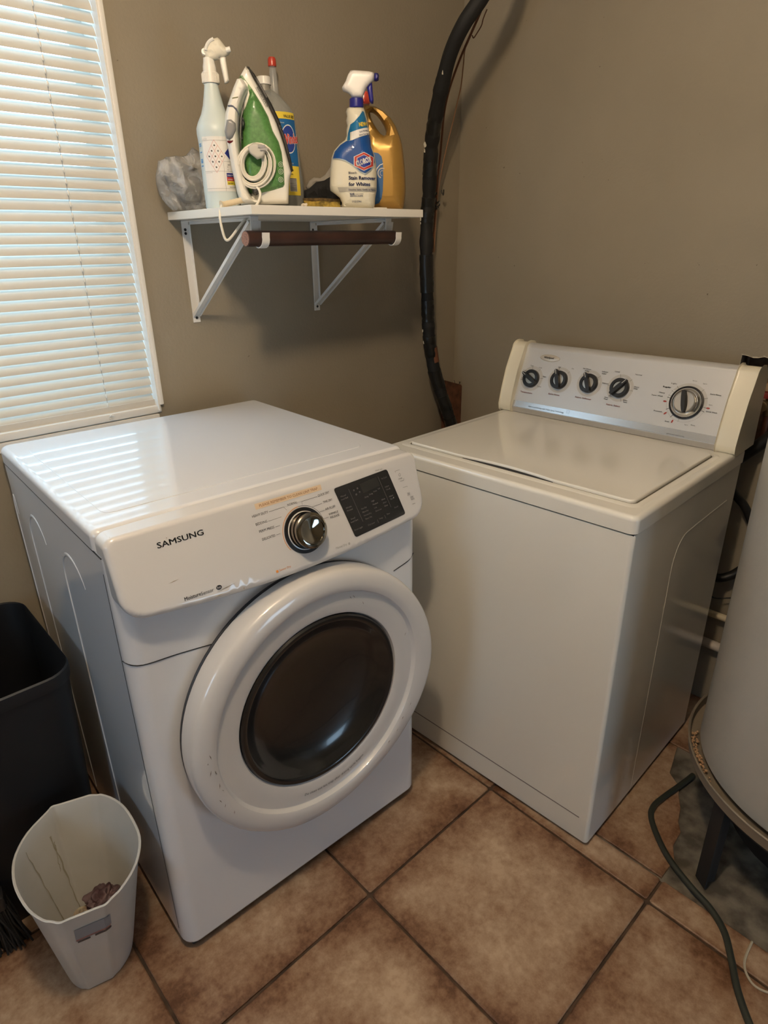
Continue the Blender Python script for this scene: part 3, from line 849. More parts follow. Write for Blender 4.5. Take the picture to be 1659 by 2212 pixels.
for body, s, t, w in (('Mixed', .05, .80, .013), ('Load Bell', .04, .745, .017), ('Wrinkle', .05, .565, .015), ('Prevent', .05, .51, .015), ('Small', .05, .34, .011), ('Load Care', .03, .285, .019), ('Drum Light', .03, .12, .022),
                      ('My Cycle', .83, .84, .016), ('Adjust', .83, .66, .012), ('Time ▲', .83, .60, .012), ('Adjust', .83, .45, .012), ('Time ▼', .83, .39, .012), ('Sound', .84, .20, .011),
                      ('Very Dry', .28, .44, .015), ('More Dry', .28, .37, .016), ('Normal Dry', .28, .30, .020), ('Damp Dry', .28, .23, .018), ('High', .50, .50, .008), ('Medium', .50, .43, .014), ('Low', .50, .36, .007), ('Extra Low', .50, .29, .017),
                      ('60min', .68, .45, .010), ('40min', .68, .38, .010), ('30min', .68, .31, .010), ('Dry Level', .28, .10, .018), ('Temp', .50, .12, .010), ('Time', .66, .14, .009), ('Drying', .42, .62, .010), ('Cooling', .51, .64, .010), ('Wrinkle', .60, .66, .010), ('End', .70, .68, .005)):
    dtx(body, s, t, w)
for (a, b) in (((.225, .22), (.225, .90)), ((.79, .25), (.79, .92)), ((.47, .07), (.47, .14)), ((.62, .09), (.62, .16))): dl.append(line2d([dq(*a), dq(*b)], .0005))
for s, t in ((.30, .84), (.37, .85), (.31, .75), (.38, .77)): q = dq(s, t); dl.append(ring2d(q.x, q.y, .0010, .0018, 0, 360, 10))
decal('display_lettering', dl, DPm, M_dispink, dr, .0012)
decal('display_screen', [poly2d([dq(.43, .72), dq(.76, .74), dq(.76, .93), dq(.43, .91)])], DPm, mat('dark_lcd', (.022, .022, .020), .3), dr, .0011)
# front seams
bm = bmesh.new()
add_tube(bm, catmull([(-.0003, .030, .762), (.009, .0085, .7600), (.032, -.0002, .757), (.09, -.0002, .751), (.165, -.0002, .740)], 6), .0011, 6)
add_tube(bm, catmull([(.600, -.0002, .731), (.645, -.0002, .741), (.670, .0085, .7500)], 6), .0011, 6)
bobj('panel_seam', bm, M_gap, dr)
box('side_edge_seam', (-.0005, .034, .06), (.0007, .0355, .93), M_gap, dr)
# door
DC = Vector((.356, 0, .530))
def door_r(a):
    d = (math.degrees(a) + 10 + 180) % 360 - 180
    return .018 * math.exp(-(d / 32) ** 2) + .006 * math.exp(-((((math.degrees(a) + 102 + 180) % 360) - 180) / 22) ** 2)
def ring_surface(name, prf, m, parent, seg=96, bulge=True):
    bm = bmesh.new(); rings = []
    for r_, y_ in prf:
        ring = []
        for j in range(seg):
            a = 2 * math.pi * j / seg
            rr2 = r_ + (door_r(a) * max(0, min(1, (r_ - .255) / .035)) if bulge else 0)
            ring.append(bm.verts.new((DC.x + rr2 * math.cos(a), y_, DC.z + rr2 * math.sin(a))))
        rings.append(ring)
    for a, b in zip(rings, rings[1:]):
        for j in range(seg): bm.faces.new((a[j], b[j], b[(j + 1) % seg], a[(j + 1) % seg]))
    if prf[-1][0] < .01: pass
    o = bobj(name, bm, m, parent)
    return o
door = ring_surface('door', [(.270, -.0055), (.291, -.006), (.2980, -.010), (.3000, -.020), (.3008, -.034), (.3006, -.046), (.2990, -.0540), (.2945, -.0600), (.287, -.0640), (.278, -.0660), (.268, -.0670), (.260, -.0662), (.2545, -.0635), (.2515, -.0570), (.2490, -.0545), (.244, -.0545), (.225, -.0550), (.208, -.0535), (.2015, -.0510), (.1985, -.046)], M_dryp, dr)
ring_surface('door_gasket', [(.262, .004), (.2965, .001), (.2975, -.003), (.296, -.006), (.270, -.0065)], mat('dark_door_gasket', (.035, .036, .04), .5), dr, bulge=False)
ring_surface('door_glass', [(.1975, -.049), (.194, -.0530), (.189, -.0535), (.184, -.0520), (.181, -.0480), (.1775, -.0450), (.172, -.0390), (.164, -.0310), (.150, -.0225), (.13, -.0155), (.10, -.0095), (.06, -.0055), (.03, -.0042), (.0001, -.0038)], M_glass, dr, 80, False)
# recessed circular well behind the door
tx = [T('Do clean out lint trap after drying cycle begins', 0, 0, .165, .0062)]
def DTm(x, t, h):     # printed along the lower part of the door ring
    a = math.radians(-91) + (x - .0) / .232; rr2 = .220 + (-t)
    a = math.radians(-108) + x / .222
    return Vector((DC.x + (.228 - t) * math.cos(a), -.0545 - h - (.0015), DC.z + (.228 - t) * math.sin(a)))
decal('lettering', tx, DTm, M_ink, dr, .0008)
# scuffs on the door ring and panel
sc = []
rs = random.Random(5)
def scuff(x, z, ln, ang, w=.0012):
    c, s = math.cos(ang), math.sin(ang)
    return poly2d([(x, z), (x + ln * .5 * c - w * s, z + ln * .5 * s + w * c), (x + ln * c, z + ln * s), (x + ln * .5 * c + w * .4 * s, z + ln * .5 * s - w * .4 * c)])
mp_front = lambda y: (lambda a, b, h: Vector((a, y - h, b)))
M_scuff = mat('grey_brown_scuff', (.16, .13, .11), .7)
dsc = []
for k in range(9): 
    a = math.radians(172 + k * 3.2 + rs.uniform(-2, 2)); r_ = .268 + rs.uniform(-.010, .008)
    dsc.append(scuff(DC.x + r_ * math.cos(a), DC.z + r_ * math.sin(a), rs.uniform(.004, .016), a + math.pi / 2 + rs.uniform(-.4, .4)))
for (ang, r_) in ((-38, .262), (-45, .266), (-30, .268), (68, .235), (70, .233), (15, .235), (60, .222), (-52, .262), (201, .27), (208, .268)):
    a = math.radians(ang); dsc.append(scuff(DC.x + r_ * math.cos(a), DC.z + r_ * math.sin(a), .010, a + (math.pi / 2 if abs(ang) > 25 and ang < 0 else .9), .0009))
def ring_y(r_):
    return -.0679 if r_ > .262 else (-.0679 + (.262 - r_) / .012 * .0125 if r_ > .250 else -.0556)
decal('scuff', dsc, lambda a, b, h: Vector((a, ring_y(math.hypot(a - DC.x, b - DC.z)) - h, b)), M_scuff, dr, .0003)
decal('scuff', [scuff(.155, -.006, .040, .12, .0009), scuff(.150, -.013, .018, .05, .0008), scuff(.081, .036, .020, .10, .0007), scuff(.098, .110, .002, 0), scuff(.205, -.018, .005, 1.2)], DPm, mat('brown_scuff', (.30, .23, .14), .7), dr, .0005)

# ================================================================== WASHER
WXF, WYR = -0.7962, -1.1728
WD, WW, WZ = 0.632, 0.7074, 0.9154
wa = thing('washing_machine', 'cream white top-loading washing machine with silver control console beside the heater', 'washing machine', (WXF, WYR, 0), 0.0307)
bm = bmesh.new(); add_prism(bm, rrect(0, .0, WD - .006, WW, .010, 4), .012, .874, .003, 2, True); bobj('body', bm, M_wash, wa)
bm = bmesh.new()
for x in (.05, WD - .06):
    for y in (.05, WW - .05): add_lathe(bm, [(.02, 0), (.02, .005), (.01, .007), (.01, .02)], 14, off=(x, y, 0))
bobj('foot', bm, M_black, wa)
# top deck
bm = bmesh.new(); add_prism(bm, rrect(-.003, -.003, WD, WW + .003, .016, 6), .8775, WZ, .011, 4); bobj('top_deck', bm, M_wash, wa)
box('deck_gap', (.003, .003, .872), (WD - .01, WW - .003, .879), M_gap, wa)
# raised rim round the lid, lid and its finger gap
LX0, LX1, LY0, LY1 = .060, .498, .036, .668
bm = bmesh.new()
outer = rrect(.038, .018, .518, .690, .022, 6); inner = rrect(LX0 - .003, LY0 - .003, LX1 + .003, LY1 + .003, .016, 6)
def ringfaces(bm, la, lb, za, zb):
    A = [bm.verts.new((x, y, za)) for x, y in la]; B = [bm.verts.new((x, y, zb)) for x, y in lb]
    for i in range(len(A)): bm.faces.new((A[i], A[(i + 1) % len(A)], B[(i + 1) % len(A)], B[i]))
mid1 = rrect(.044, .024, .512, .684, .020, 6); mid2 = rrect(LX0 - .006, LY0 - .006, LX1 + .006, LY1 + .006, .018, 6)
ringfaces(bm, outer, mid1, WZ - .0005, WZ + .0022); ringfaces(bm, mid1, mid2, WZ + .0022, WZ + .0022); ringfaces(bm, mid2, inner, WZ + .0022, WZ - .0005)
bmesh.ops.remove_doubles(bm, verts=bm.verts, dist=1e-6)
bobj('deck_rim', bm, M_wash, wa)
bm = bmesh.new(); add_prism(bm, inner, WZ - .0003, WZ + .0004); bobj('lid_gap', bm, mat('lid_shadow_gap', (.10, .09, .07), .8), wa)
lo_ = rrect(LX0, LY0, LX1, LY1, .014, 6)
# front edge of the lid is scooped for the fingers
lid_out = []
for x, y in lo_: lid_out.append((x, y))
fr_pts = []
for i, (x, y) in enumerate(lid_out):
    fr_pts.append((x, y))
# insert scoop points along the x = LX0 side (runs from high y to low y between corner 2 and 3)
res = []
for i, (x, y) in enumerate(fr_pts):
    res.append((x, y)); nx_, ny_ = fr_pts[(i + 1) % len(fr_pts)]
    if abs(x - LX0) < 1e-5 and abs(nx_ - LX0) < 1e-5 and abs(ny_ - y) > .3:
        for k in range(1, 24):
            t = k / 24; yy = y + (ny_ - y) * t; q = (yy - .225) / (.484 - .225)
            dx = .010 * math.sin(math.pi * q) if 0 < q < 1 else 0
            res.append((LX0 + dx, yy))
bm = bmesh.new(); add_prism(bm, res, WZ + .0004, WZ + .0075, .004, 3); bobj('lid', bm, M_wash, wa)
bm = bmesh.new(); sc2 = []
for k in range(17):
    q = k / 16; sc2.append((LX0 - .003 + .0, .225 + (.484 - .225) * q))
for k in range(16, -1, -1):
    q = k / 16; sc2.append((LX0 + .0005 + .0095 * math.sin(math.pi * q), .225 + (.484 - .225) * q))
add_prism(bm, sc2, WZ + .0004, WZ + .0016); bobj('finger_scoop', bm, M_gap, wa)
# kick line and side pressing
box('kick_line', (-.0007, .028, .0835), (.002, WW - .02, .0865), mat('kick_groove', (.22, .20, .19), .8), wa)
bm = bmesh.new()
sp = [Vector((.245, .0, .02)), Vector((.245, .0, .70))] + [Vector((.245 + .06 * (1 - math.cos(math.pi / 2 * k / 8)), 0, .70 + .08 * math.sin(math.pi / 2 * k / 8))) for k in range(1, 9)] + [Vector((.36, 0, .782)), Vector((.56, 0, .785))]
add_tube(bm, sp, .0028, 8)
for v in bm.verts: v.co.y *= .35
bobj('side_rib', bm, M_wash, wa)
# console
WO = Vector((.540, 0, .935)); Wd = Vector((.06, 0, .165)).normalized(); Wn = Vector((-.165, 0, .06)).normalized()
def WP(s, t, h): return Vector((WO.x + Wd.x * t + Wn.x * h, .6985 - s, WO.z + Wd.z * t + Wn.z * h))
def console_prism(name, prf, y0, y1, m, parent, bev=0.0):
    bm = bmesh.new(); n = len(prf)
    if bev:
        ys = [(y0, -bev), (y0 + bev * .3, -bev * .3), (y0 + bev, 0), (y1 - bev, 0), (y1 - bev * .3, -bev * .3), (y1, -bev)]
    else: ys = [(y0, 0), (y1, 0)]
    rings = []
    for yy, ins in ys:
        ring = []
        for i in range(n):
            p = Vector(prf[i]); a = Vector(prf[i - 1]); b = Vector(prf[(i + 1) % n]); t = (b - a).normalized(); nn = Vector((t.y, -t.x))
            q = p - nn * ins * -1 if ins else p
            q = p + nn * (-ins) * -1 if False else p + Vector((-nn.x, -nn.y)) * (-ins)
            ring.append(bm.verts.new((q.x, yy, q.y)))
        rings.append(ring)
    for a, b in zip(rings, rings[1:]):
        for i in range(n): bm.faces.new((a[i], a[(i + 1) % n], b[(i + 1) % n], b[i]))
    bm.faces.new(list(reversed(rings[0]))); bm.faces.new(rings[-1])
    return bobj(name, bm, m, parent)
def topcurve(x0, z0, x1, z1, n=8):
    return [(x0 + (x1 - x0) * (1 - math.cos(math.pi / 2 * k / n)), z0 + (z1 - z0) * math.sin(math.pi / 2 * k / n)) for k in range(1, n + 1)]
facep = [(.548, .9175), (.541, .928), (.5400, .935), (.602, 1.1055)] + topcurve(.602, 1.1055, .625, 1.122) + [(.640, 1.120), (.664, 1.100), (.668, .9175)]
# profile order clockwise
console_prism('console', facep, .045, .668, M_silver, wa)
capp = [(.541, .9165), (.535, .923), (.5325, .938), (.5435, .985), (.562, 1.045), (.592, 1.108)] + topcurve(.592, 1.108, .620, 1.124) + [(.642, 1.121), (.668, 1.098), (.672, .9165)]
console_prism('end_cap', capp, -.004, .046, M_cap, wa, .006)
console_prism('end_cap', capp, .667, .7115, M_cap, wa, .006)
decal('silver_band', [poly2d([(.0310, -.0005), (.6530, -.0005), (.6530, .0185), (.0310, .0185)])], WP, M_band, wa, .0006, cell=.05)
decal('lower_strip', [poly2d([(.0310, -.0185), (.6530, -.0185), (.6530, -.0025), (.0310, -.0025)])], lambda s, t, h: Vector((.5400 + (-.0025 - t) * .35 - h, .6985 - s, .9325 + (t + .0025))), mat('grey_lower_strip', (.42, .40, .37), .45), wa, .0008)
# small knobs
def wknob(s, t, r, parent, pointer=None, big=False):
    o0 = WP(s, t, 0); ua = Vector((0, -1, 0)); ub = Wd; un = Wn
    mp = lambda p: o0 + ua * p.x + ub * p.y + un * p.z
    k = None
    if not big:
        k = lathe('dial', [(r, .0008), (r * 1.0, .009), (r * .94, .0115), (r * .64, .0120), (r * .60, .0095), (r * .25, .0085), (0, .0085)], M_black, parent, 40, mp=mp)
        lathe('dial_inlay', [(r * .62, .0092), (r * .60, .0098), (r * .25, .0100), (0, .0100)], mat('dull_dial_inlay', (.42, .39, .34), .28, metal=.85), k, 32, mp=mp)
        a = math.radians(pointer); c, s_ = math.cos(a), math.sin(a)
        bar = []
        for q, w in ((-1.0, .10), (-.92, .20), (-.5, .26), (0, .27), (.5, .26), (.92, .20), (1.12, .08)): bar.append((q * r, w * r))
        bm = bmesh.new(); L = []
        for q, w in bar:
            L.append([bm.verts.new(mp(Vector((q * c - sg * w * s_, q * s_ + sg * w * c, hh)))) for sg, hh in ((1, .009), (.75, .021), (-.75, .021), (-1, .009))])
        for A, B in zip(L, L[1:]):
            for i in range(4): bm.faces.new((A[i], A[(i + 1) % 4], B[(i + 1) % 4], B[i]))
        bm.faces.new(L[0]); bm.faces.new(list(reversed(L[-1])))
        bobj('pointer', bm, M_black, k)
        bm = bmesh.new()
        q0, q1 = .55 * r, 1.08 * r
        v = [mp(Vector((q * c - w * s_, q * s_ + w * c, .0214))) for q, w in ((q0, -.0006), (q1, -.0006), (q1, .0006), (q0, .0006))]
        bm.faces.new([bm.verts.new(p) for p in v]); bobj('pointer_line', bm, M_white, k, smooth=False)
    return k, mp
grey = []
for (s, t, ptr) in ((.0755, .0920, 152), (.1715, .1000, 112), (.2685, .1030, 116), (.3635, .1030, 50)):
    wknob(s, t, .0275, wa, ptr)
    grey.append(ring2d(s, t, .031, .0385, 0, 360, 48))
BS, BT = .5515, .0905
grey.append(ring2d(BS, BT, .0435, .0515, -15, 145, 40)); 
decal('dial_ring_print', grey, WP, M_lgrey, wa, .0004)
decal('dial_ring_print', [ring2d(BS, BT, .0508, .0514, 145, 345, 40)], WP, M_grey, wa, .0004)
o0 = WP(BS, BT, 0); bmp = lambda p: o0 + Vector((0, -1, 0)) * p.x + Wd * p.y + Wn * p.z
big = lathe('timer_dial', [(.0435, .0006), (.0435, .004), (.0400, .0055), (.0395, .004)], M_black, wa, 56, mp=bmp, caps=False)
lathe('dial_bezel', [(.0395, .0035), (.0385, .0075), (.0340, .0135), (.0300, .0150), (.0285, .0140), (.0280, .0120)], M_chrome2, big, 56, mp=bmp, caps=False)
lathe('dial_face', [(.0282, .012), (.0270, .019), (.0250, .0205), (.010, .0200), (0, .0198)], mat('brushed_dial_silver', (.50, .48, .44), .32, metal=.8), big, 48, mp=bmp)
bm = bmesh.new(); L = []
aa = math.radians(104); c, s_ = math.cos(aa), math.sin(aa)
for q, w in ((-.0290, .0030), (-.022, .0070), (-.010, .0090), (0, .0092), (.012, .0088), (.022, .0075), (.0285, .0055)):
    L.append([bm.verts.new(bmp(Vector((q * c - sg * w * s_, q * s_ + sg * w * c, hh)))) for sg, hh in ((1, .018), (.55, .031), (-.55, .031), (-1, .018))])
for A, B in zip(L, L[1:]):
    for i in range(4): bm.faces.new((A[i], A[(i + 1) % 4], B[(i + 1) % 4], B[i]))
bm.faces.new(L[0]); bm.faces.new(list(reversed(L[-1]))); bobj('dial_grip', bm, M_black, big)
# badge
bd = [(.1200 + .0345 * math.cos(a * math.pi / 20), .1610 + .0105 * math.sin(a * math.pi / 20)) for a in range(40)]
bm = bmesh.new(); add_lathe(bm, [(1, 0), (.98, .6), (.86, 1.0), (.82, .8), (.4, 1.25), (0, 1.3)], 40, mp=lambda p: WP(.1200 + p.x * .0345, .1610 + p.y * .0105, p.z * .0025))
bobj('badge', bm, mat('pale_badge_metal', (.62, .58, .52), .3, metal=.5), wa)
decal('badge_lettering', [T('Whirlpool', .1010, .1585, .0340, .0060, .02)], WP, M_ink, wa, .0042)
wl = []
def wt(body, s, t, w, h=.0036, bold=.01): wl.append(T(body, s, t, w, h, bold))
wt('Cool', .0600, .1300, .0100); wt('Cold', .0390, .1125, .0105); wt('Cool', .0905, .1270, .0110); wt('Warm', .1120, .1020, .0120); wt('Tap', .0390, .0880, .0070); wt('Cold', .0370, .0830, .0100); wt('Hot', .1080, .0700, .0080)
wt('Off', .1560, .1360, .0090); wt('On', .2010, .1370, .0070); wt('No Softener', .2370, .1420, .0260, .0034); wt('Added', .2440, .1365, .0140, .0034); wt('Softener', .2970, .1405, .0200, .0034); wt('Added', .2980, .1350, .0140, .0034)
wt('Casual', .3350, .1455, .0150); wt('Normal', .3960, .1445, .0190); wt('Delicate', .3080, .1085, .0190); wt('Heavy', .4020, .1110, .0150); wt('Duty', .4030, .1060, .0110); wt('Hand', .3260, .0700, .0110); wt('Wash', .3250, .0650, .0120); wt('Bulky', .3830, .0700, .0120); wt('Items', .3840, .0650, .0110)
wt('Light', .4990, .1340, .0150); wt('Regular', .4800, .1220, .0220, .0042, .03); wt('Heavy', .4740, .1060, .0160); wt('Super Wash', .4560, .0965, .0310); wt('Prewash', .4740, .0555, .0230); wt('Soak', .5110, .0330, .0120)
wt('Rinse', .5510, .1480, .0110, .0028, 0); wt('Spin', .5780, .1440, .0100, .0028, 0); wt('Extra Rinse', .6030, .1200, .0270); wt('Spin', .6070, .0930, .0090, .0028, 0); wt('Quick Wash', .6050, .0750, .0280); wt('Spin', .5630, .0330, .0090, .0028, 0); wt('Rinse', .5790, .0350, .0110, .0028, 0)
wt('Auto Load Sensing with Triple Spray Technology', .0900, .0050, .1240, .0046, .005); wt('pull to start / push to stop', .5254, .0020, .0460, .0032, 0)
def tick(s, t, r0, r1, ang, w=.0006): 
    a = math.radians(ang); return line2d([(s + r0 * math.cos(a), t + r0 * math.sin(a)), (s + r1 * math.cos(a), t + r1 * math.sin(a))], w)
for (s, t, l) in ((.0755, .0920, (152, 100, 55, 8, 190, -35)), (.1715, .1000, (108, 48)), (.2685, .1030, (112, 42)), (.3635, .1030, (104, 45, 175, -5, 225, -70))):
    for a in l: wl.append(tick(s, t, .030, .0395, a))
for a, w in ((132, .0007), (150, .0006), (165, .0006), (172, .0012), (208, .0012), (236, .0012), (262, .0005), (50, .0006), (22, .0008), (-6, .0006), (-18, .0012)): wl.append(tick(BS, BT, .0440, .0530, a, w))
wl += [ring2d(.2270, .0118, .0055, .0060, 45, 405, 4)]
decal('lettering', wl, WP, M_ink, wa, .0009)
rl = [T('Temperature', .0481, .0455, .0430, .0048, .01), T('Extra Rinse', .1473, .0532, .0375, .0048, .01), T('Fabric Softener', .2370, .0565, .0515, .0048, .01), T('Fabric Select', .3374, .0505, .0415, .0048, .01)]
for s, t, a in ((.4960, .0860, 0), (.5060, .0550, 45), (.5300, .0370, 75), (.6080, .0850, 0)):
    c, s_ = math.cos(math.radians(a)), math.sin(math.radians(a))
    rl.append(poly2d([(s + .0048 * math.cos(q * math.pi / 8) * c - .0022 * math.sin(q * math.pi / 8) * s_, t + .0048 * math.cos(q * math.pi / 8) * s_ + .0022 * math.sin(q * math.pi / 8) * c) for q in range(16)]))
decal('lettering', rl, WP, M_redink, wa, .0009)
# ================================================================== WALL SHELF
SHX0, SHX1, SHY, SHZ = -1.1233, -0.5963, -0.393, 1.4985
sh = thing('wall_shelf', 'white board shelf on two diagonal steel brackets, crowded with cleaning bottles', 'shelf', (-0.86, 0, 1.23))
def SH(p): return Vector((p[0] + .86, p[1], p[2] - 1.23))
box('shelf_board', SH((SHX0, SHY, SHZ - .0185)), SH((SHX1, -.0005, SHZ)), M_shelf, sh, .0012)
for i, bx in enumerate((-1.0795, -0.6650)):
    bm = bmesh.new(); w = .0105
    # wall leg: a shallow channel
    add_box(bm, SH((bx - w, -.0035, 1.252)), SH((bx + w, -.0005, 1.478)), .001)
    add_box(bm, SH((bx + w - .0018, -.010, 1.255)), SH((bx + w, -.003, 1.470)), .0005)
    # wall tab
    v = [SH((bx - w, -.0035, 1.228)), SH((bx + w, -.0005, 1.252))]
    add_box(bm, SH((bx - w, -.0035, 1.226)), SH((bx + w, -.0005, 1.2525)), .001)
    # arm under the board
    add_box(bm, SH((bx - w, -.330, 1.4765)), SH((bx + w, -.001, 1.4795)), .001)
    add_box(bm, SH((bx + w - .002, -.330, 1.470)), SH((bx + w, -.008, 1.478)), .0006)
    # down turned front tab
    add_box(bm, SH((bx - w, -.333, 1.446)), SH((bx + w, -.3300, 1.4795)), .001)
    o = bobj('bracket', bm, M_metalw, sh)
    bm = bmesh.new()
    a = SH((bx, -.004, 1.246)); b = SH((bx, -.322, 1.470)); d = (b - a).normalized(); u = Vector((1, 0, 0)); nn = d.cross(u)
    for su, sn, tu, tn in ((-w, 0, w, .0018), (-w, 0, -w + .0018, -.006), (w - .0018, 0, w, -.006)):
        vv = []
        for P in (a, b):
            for (x_, n_) in ((su, sn), (tu, sn), (tu, tn), (su, tn)): vv.append(bm.verts.new(P + u * x_ + nn * n_))
        for f in ((0, 1, 2, 3), (4, 7, 6, 5), (0, 4, 5, 1), (1, 5, 6, 2), (2, 6, 7, 3), (3, 7, 4, 0)): bm.faces.new([vv[q] for q in f])
    bobj('strut', bm, M_metalw, o)
    bm = bmesh.new()
    for zz, r_ in ((1.238, .0038), (1.458, .0036), (1.449, .0036)):
        add_lathe(bm, [(r_, 0), (r_, .0008), (0, .0008)], 14, mp=lambda p: SH((bx + p.x - (.002 if zz > 1.4 else 0), -.0035 - p.z, zz + p.y)))
    bobj('screw_hole', bm, M_black, o)
    # J hook that carries the rod
    bm = bmesh.new(); path = []
    ry, rz_ = -.345, 1.4325
    for k in range(15):
        aa = math.radians(95 + 200 * k / 14 * 1.0)
        path.append((ry + .0190 * math.cos(aa) * -1, rz_ + .0190 * math.sin(aa)))
    pth = [(-.3335, 1.470), (-.3300, 1.452)]
    for k in range(13):
        aa = math.radians(15 - 205 * k / 12)
        pth.append((ry + .0192 * math.cos(aa), rz_ + .0192 * math.sin(aa)))
    pth.append((ry - .0200, rz_ + .012))
    rows = []
    for k, (y, zz) in enumerate(pth):
        y2, z2 = pth[min(k + 1, len(pth) - 1)]; y1_, z1_ = pth[max(k - 1, 0)]
        t = Vector((y2 - y1_, z2 - z1_)).normalized(); nn = Vector((t.y, -t.x)) * .0011
        rows.append([bm.verts.new(SH((bx + sx * .0095 + .006, y + nn.x * sn, zz + nn.y * sn))) for sx, sn in ((-1, 1), (1, 1), (1, -1), (-1, -1))])
    for A, B in zip(rows, rows[1:]):
        for q in range(4): bm.faces.new((A[q], A[(q + 1) % 4], B[(q + 1) % 4], B[q]))
    bm.faces.new(rows[0]); bm.faces.new(list(reversed(rows[-1])))
    bobj('rod_hook', bm, M_metalw, o)
# clothes rod
bm = bmesh.new()
rod = [(.0, 0), (.0155, 0), (.0165, .001), (.0165, .4555), (.0155, .4565), (0, .4565)]
add_lathe(bm, rod, 32, mp=lambda p: Vector((p.z, p.x, p.y)))
o = bobj('closet_rod', bm, mat('dark_brown_stained_wood', (.045, .018, .012), .42, noise_amt=.5, noise_scale=14), None)
o.location = (-1.1150, -.345, 1.4325); tag(o, 'dark brown wooden clothes rod resting in hooks under the shelf', 'rod')
lathe('rod_end', [(.0149, .0008), (.0149, -.0008), (0, -.0012)], mat('bare_brown_end_grain', (.36, .19, .14), .7, noise_amt=.5, noise_scale=300), o, 24, mp=lambda p: Vector((p.z, p.x, p.y)))

# ---- helper for things on the shelf
ZS = SHZ
def shelf_thing(name, label, cat, px, y, group=None):
    u, v = px; p = on_axis(u, v, 1, y); F = Facing((p.x, p.y, ZS))
    t = thing(name, label, cat, (p.x, p.y, ZS), F.rz, group)
    return t, F
def side_profile(F, pts, side=-1, z0=0.0):
    """left/right silhouette pixels -> (r, z) profile, bottom first"""
    out = []
    for u, v in pts:
        q = F.loc(u, v); out.append((max(.0005, q.x * side), max(z0, q.y)))
    out.sort(key=lambda q: q[1]); return out

# ---- tall spray bottle
sb, F = shelf_thing('spray_bottle', 'tall translucent spray bottle with bare white nozzle and hazard label', 'spray bottle', (483, 446), -.168)
M_haze = mat('cloudy_blue_white_plastic', (.60, .68, .68), .38, sss=.25)
pr = side_profile(F, [(444, 436), (439, 400), (434, 355), (429, 311), (425, 290), (424, 278), (427, 266), (434, 248), (438, 228), (440, 205), (441, 190), (441, 181)])
zb = [(pr[0][0] * .93, 0), (pr[0][0], .005)]
body = lathe('bottle_body', zb + [q for q in pr if q[1] > .008] + [(pr[-1][0] * .9, pr[-1][1] + .001)], M_haze, sb, 48)
cz = F.loc(457, 181).y; c1 = F.loc(457, 157).y; c2 = F.loc(457, 133).y
bm = bmesh.new(); add_lathe(bm, [(.0185, cz), (.0190, cz + .002), (.0180, c1 - .001), (.0175, c1), (0.0, c1)], 48)
bobj('collar', bm, M_white, sb)
bm = bmesh.new()
for k in range(36):
    a = 2 * math.pi * k / 36; add_box(bm, (-.0006, -.0195, cz + .002), (.0006, -.0180, c1 - .003))
    bmesh.ops.rotate(bm, verts=bm.verts[-8:], cent=(0, 0, 0), matrix=Matrix.Rotation(a, 3, 'Z'))
bobj('collar_ribs', bm, M_white, sb, smooth=False)
lathe('nozzle_neck', [(.0150, c1), (.0145, (c1 + c2) / 2), (.0125, c2 - .002), (.0115, c2 + .006), (0, c2 + .006)], M_white, sb, 40)
C = lambda l, dx=0: [(400 + (x) * .1567, 70 + y * .1567) for x, y in l]
hd = F.pts(C([(290, 410), (275, 330), (235, 290), (232, 255), (255, 210), (300, 130), (350, 85), (400, 85), (445, 68), (475, 95), (520, 150), (560, 205), (610, 225), (625, 270), (600, 310), (540, 345), (470, 350), (470, 375), (400, 390), (385, 412)]))
wob = lambda v: noise.noise(Vector((v.x * 130, v.y * 130, 2))) * .004
inflate('spray_head', hd, F.m, mat('yellowed_white_plastic', (.72, .68, .56), .5), sb, .013, .012, .004, wob=wob)
bm = bmesh.new(); q1, q2 = F.loc(*C([(300, 250)])[0]), F.loc(*C([(400, 100)])[0])
add_tube(bm, catmull([F.m(*F.loc(*C([p])[0]), .012) for p in ((290, 270), (300, 200), (340, 140), (390, 110))], 5), .0035, 8)
add_tube(bm, [F.m(*F.loc(*C([p])[0]), .008) for p in ((560, 260), (620, 245))], .0055, 12)
add_lathe(bm, [(.006, 0), (.006, .016), (0, .016)], 14, mp=lambda p: F.m(*(F.loc(*C([(262, 275)])[0])), 0) + Vector((p.x, -p.z + .008, p.y)))
bobj('head_fittings', bm, M_white, sb)
tg = F.pts(C([(470, 345), (555, 330), (575, 460), (608, 670), (595, 700), (545, 712), (520, 600), (490, 470)]))
inflate('trigger', tg, F.m, M_white, sb, .006, .004, .004)
# label wrapped round the bottle
def rad_at(pr, z):
    for (r0, z0), (r1, z1) in zip(pr, pr[1:]):
        if z0 <= z <= z1: return r0 + (r1 - r0) * (z - z0) / max(1e-9, z1 - z0)
    return pr[0][0] if z < pr[0][1] else pr[-1][0]
def wrapper(pr, sy=1.0):
    def f(a, z, h):
        r = rad_at(pr, z); an = a / r
        return Vector(((r + h) * math.sin(an), -(r + h) * sy * math.cos(an), z))
    return f
Wb = wrapper(pr)
E6 = lambda x, y: F.loc(400 + x * .1688, 260 + y * .1688)
def unwrap(q):     # facing-plane (a,z) on the front -> arc length
    r = rad_at(pr, q.y); return Vector((r * math.asin(max(-.98, min(.98, q.x / r))), q.y))
p_tl = unwrap(E6(215, 235)); p_bl = unwrap(E6(300, 922)); p_tr = Vector((p_tl.x + .088, p_tl.y)); p_br = Vector((p_bl.x + .088, p_bl.y))
zt, zb_ = p_tl.y, p_bl.y; xl = (p_tl.x + p_bl.x) / 2; lh = zt - zb_
decal('label', [poly2d([(xl, zb_), (xl + .080, zb_), (xl + .080, zt), (xl, zt)])], Wb, M_paper, sb, .0006, cell=.006)
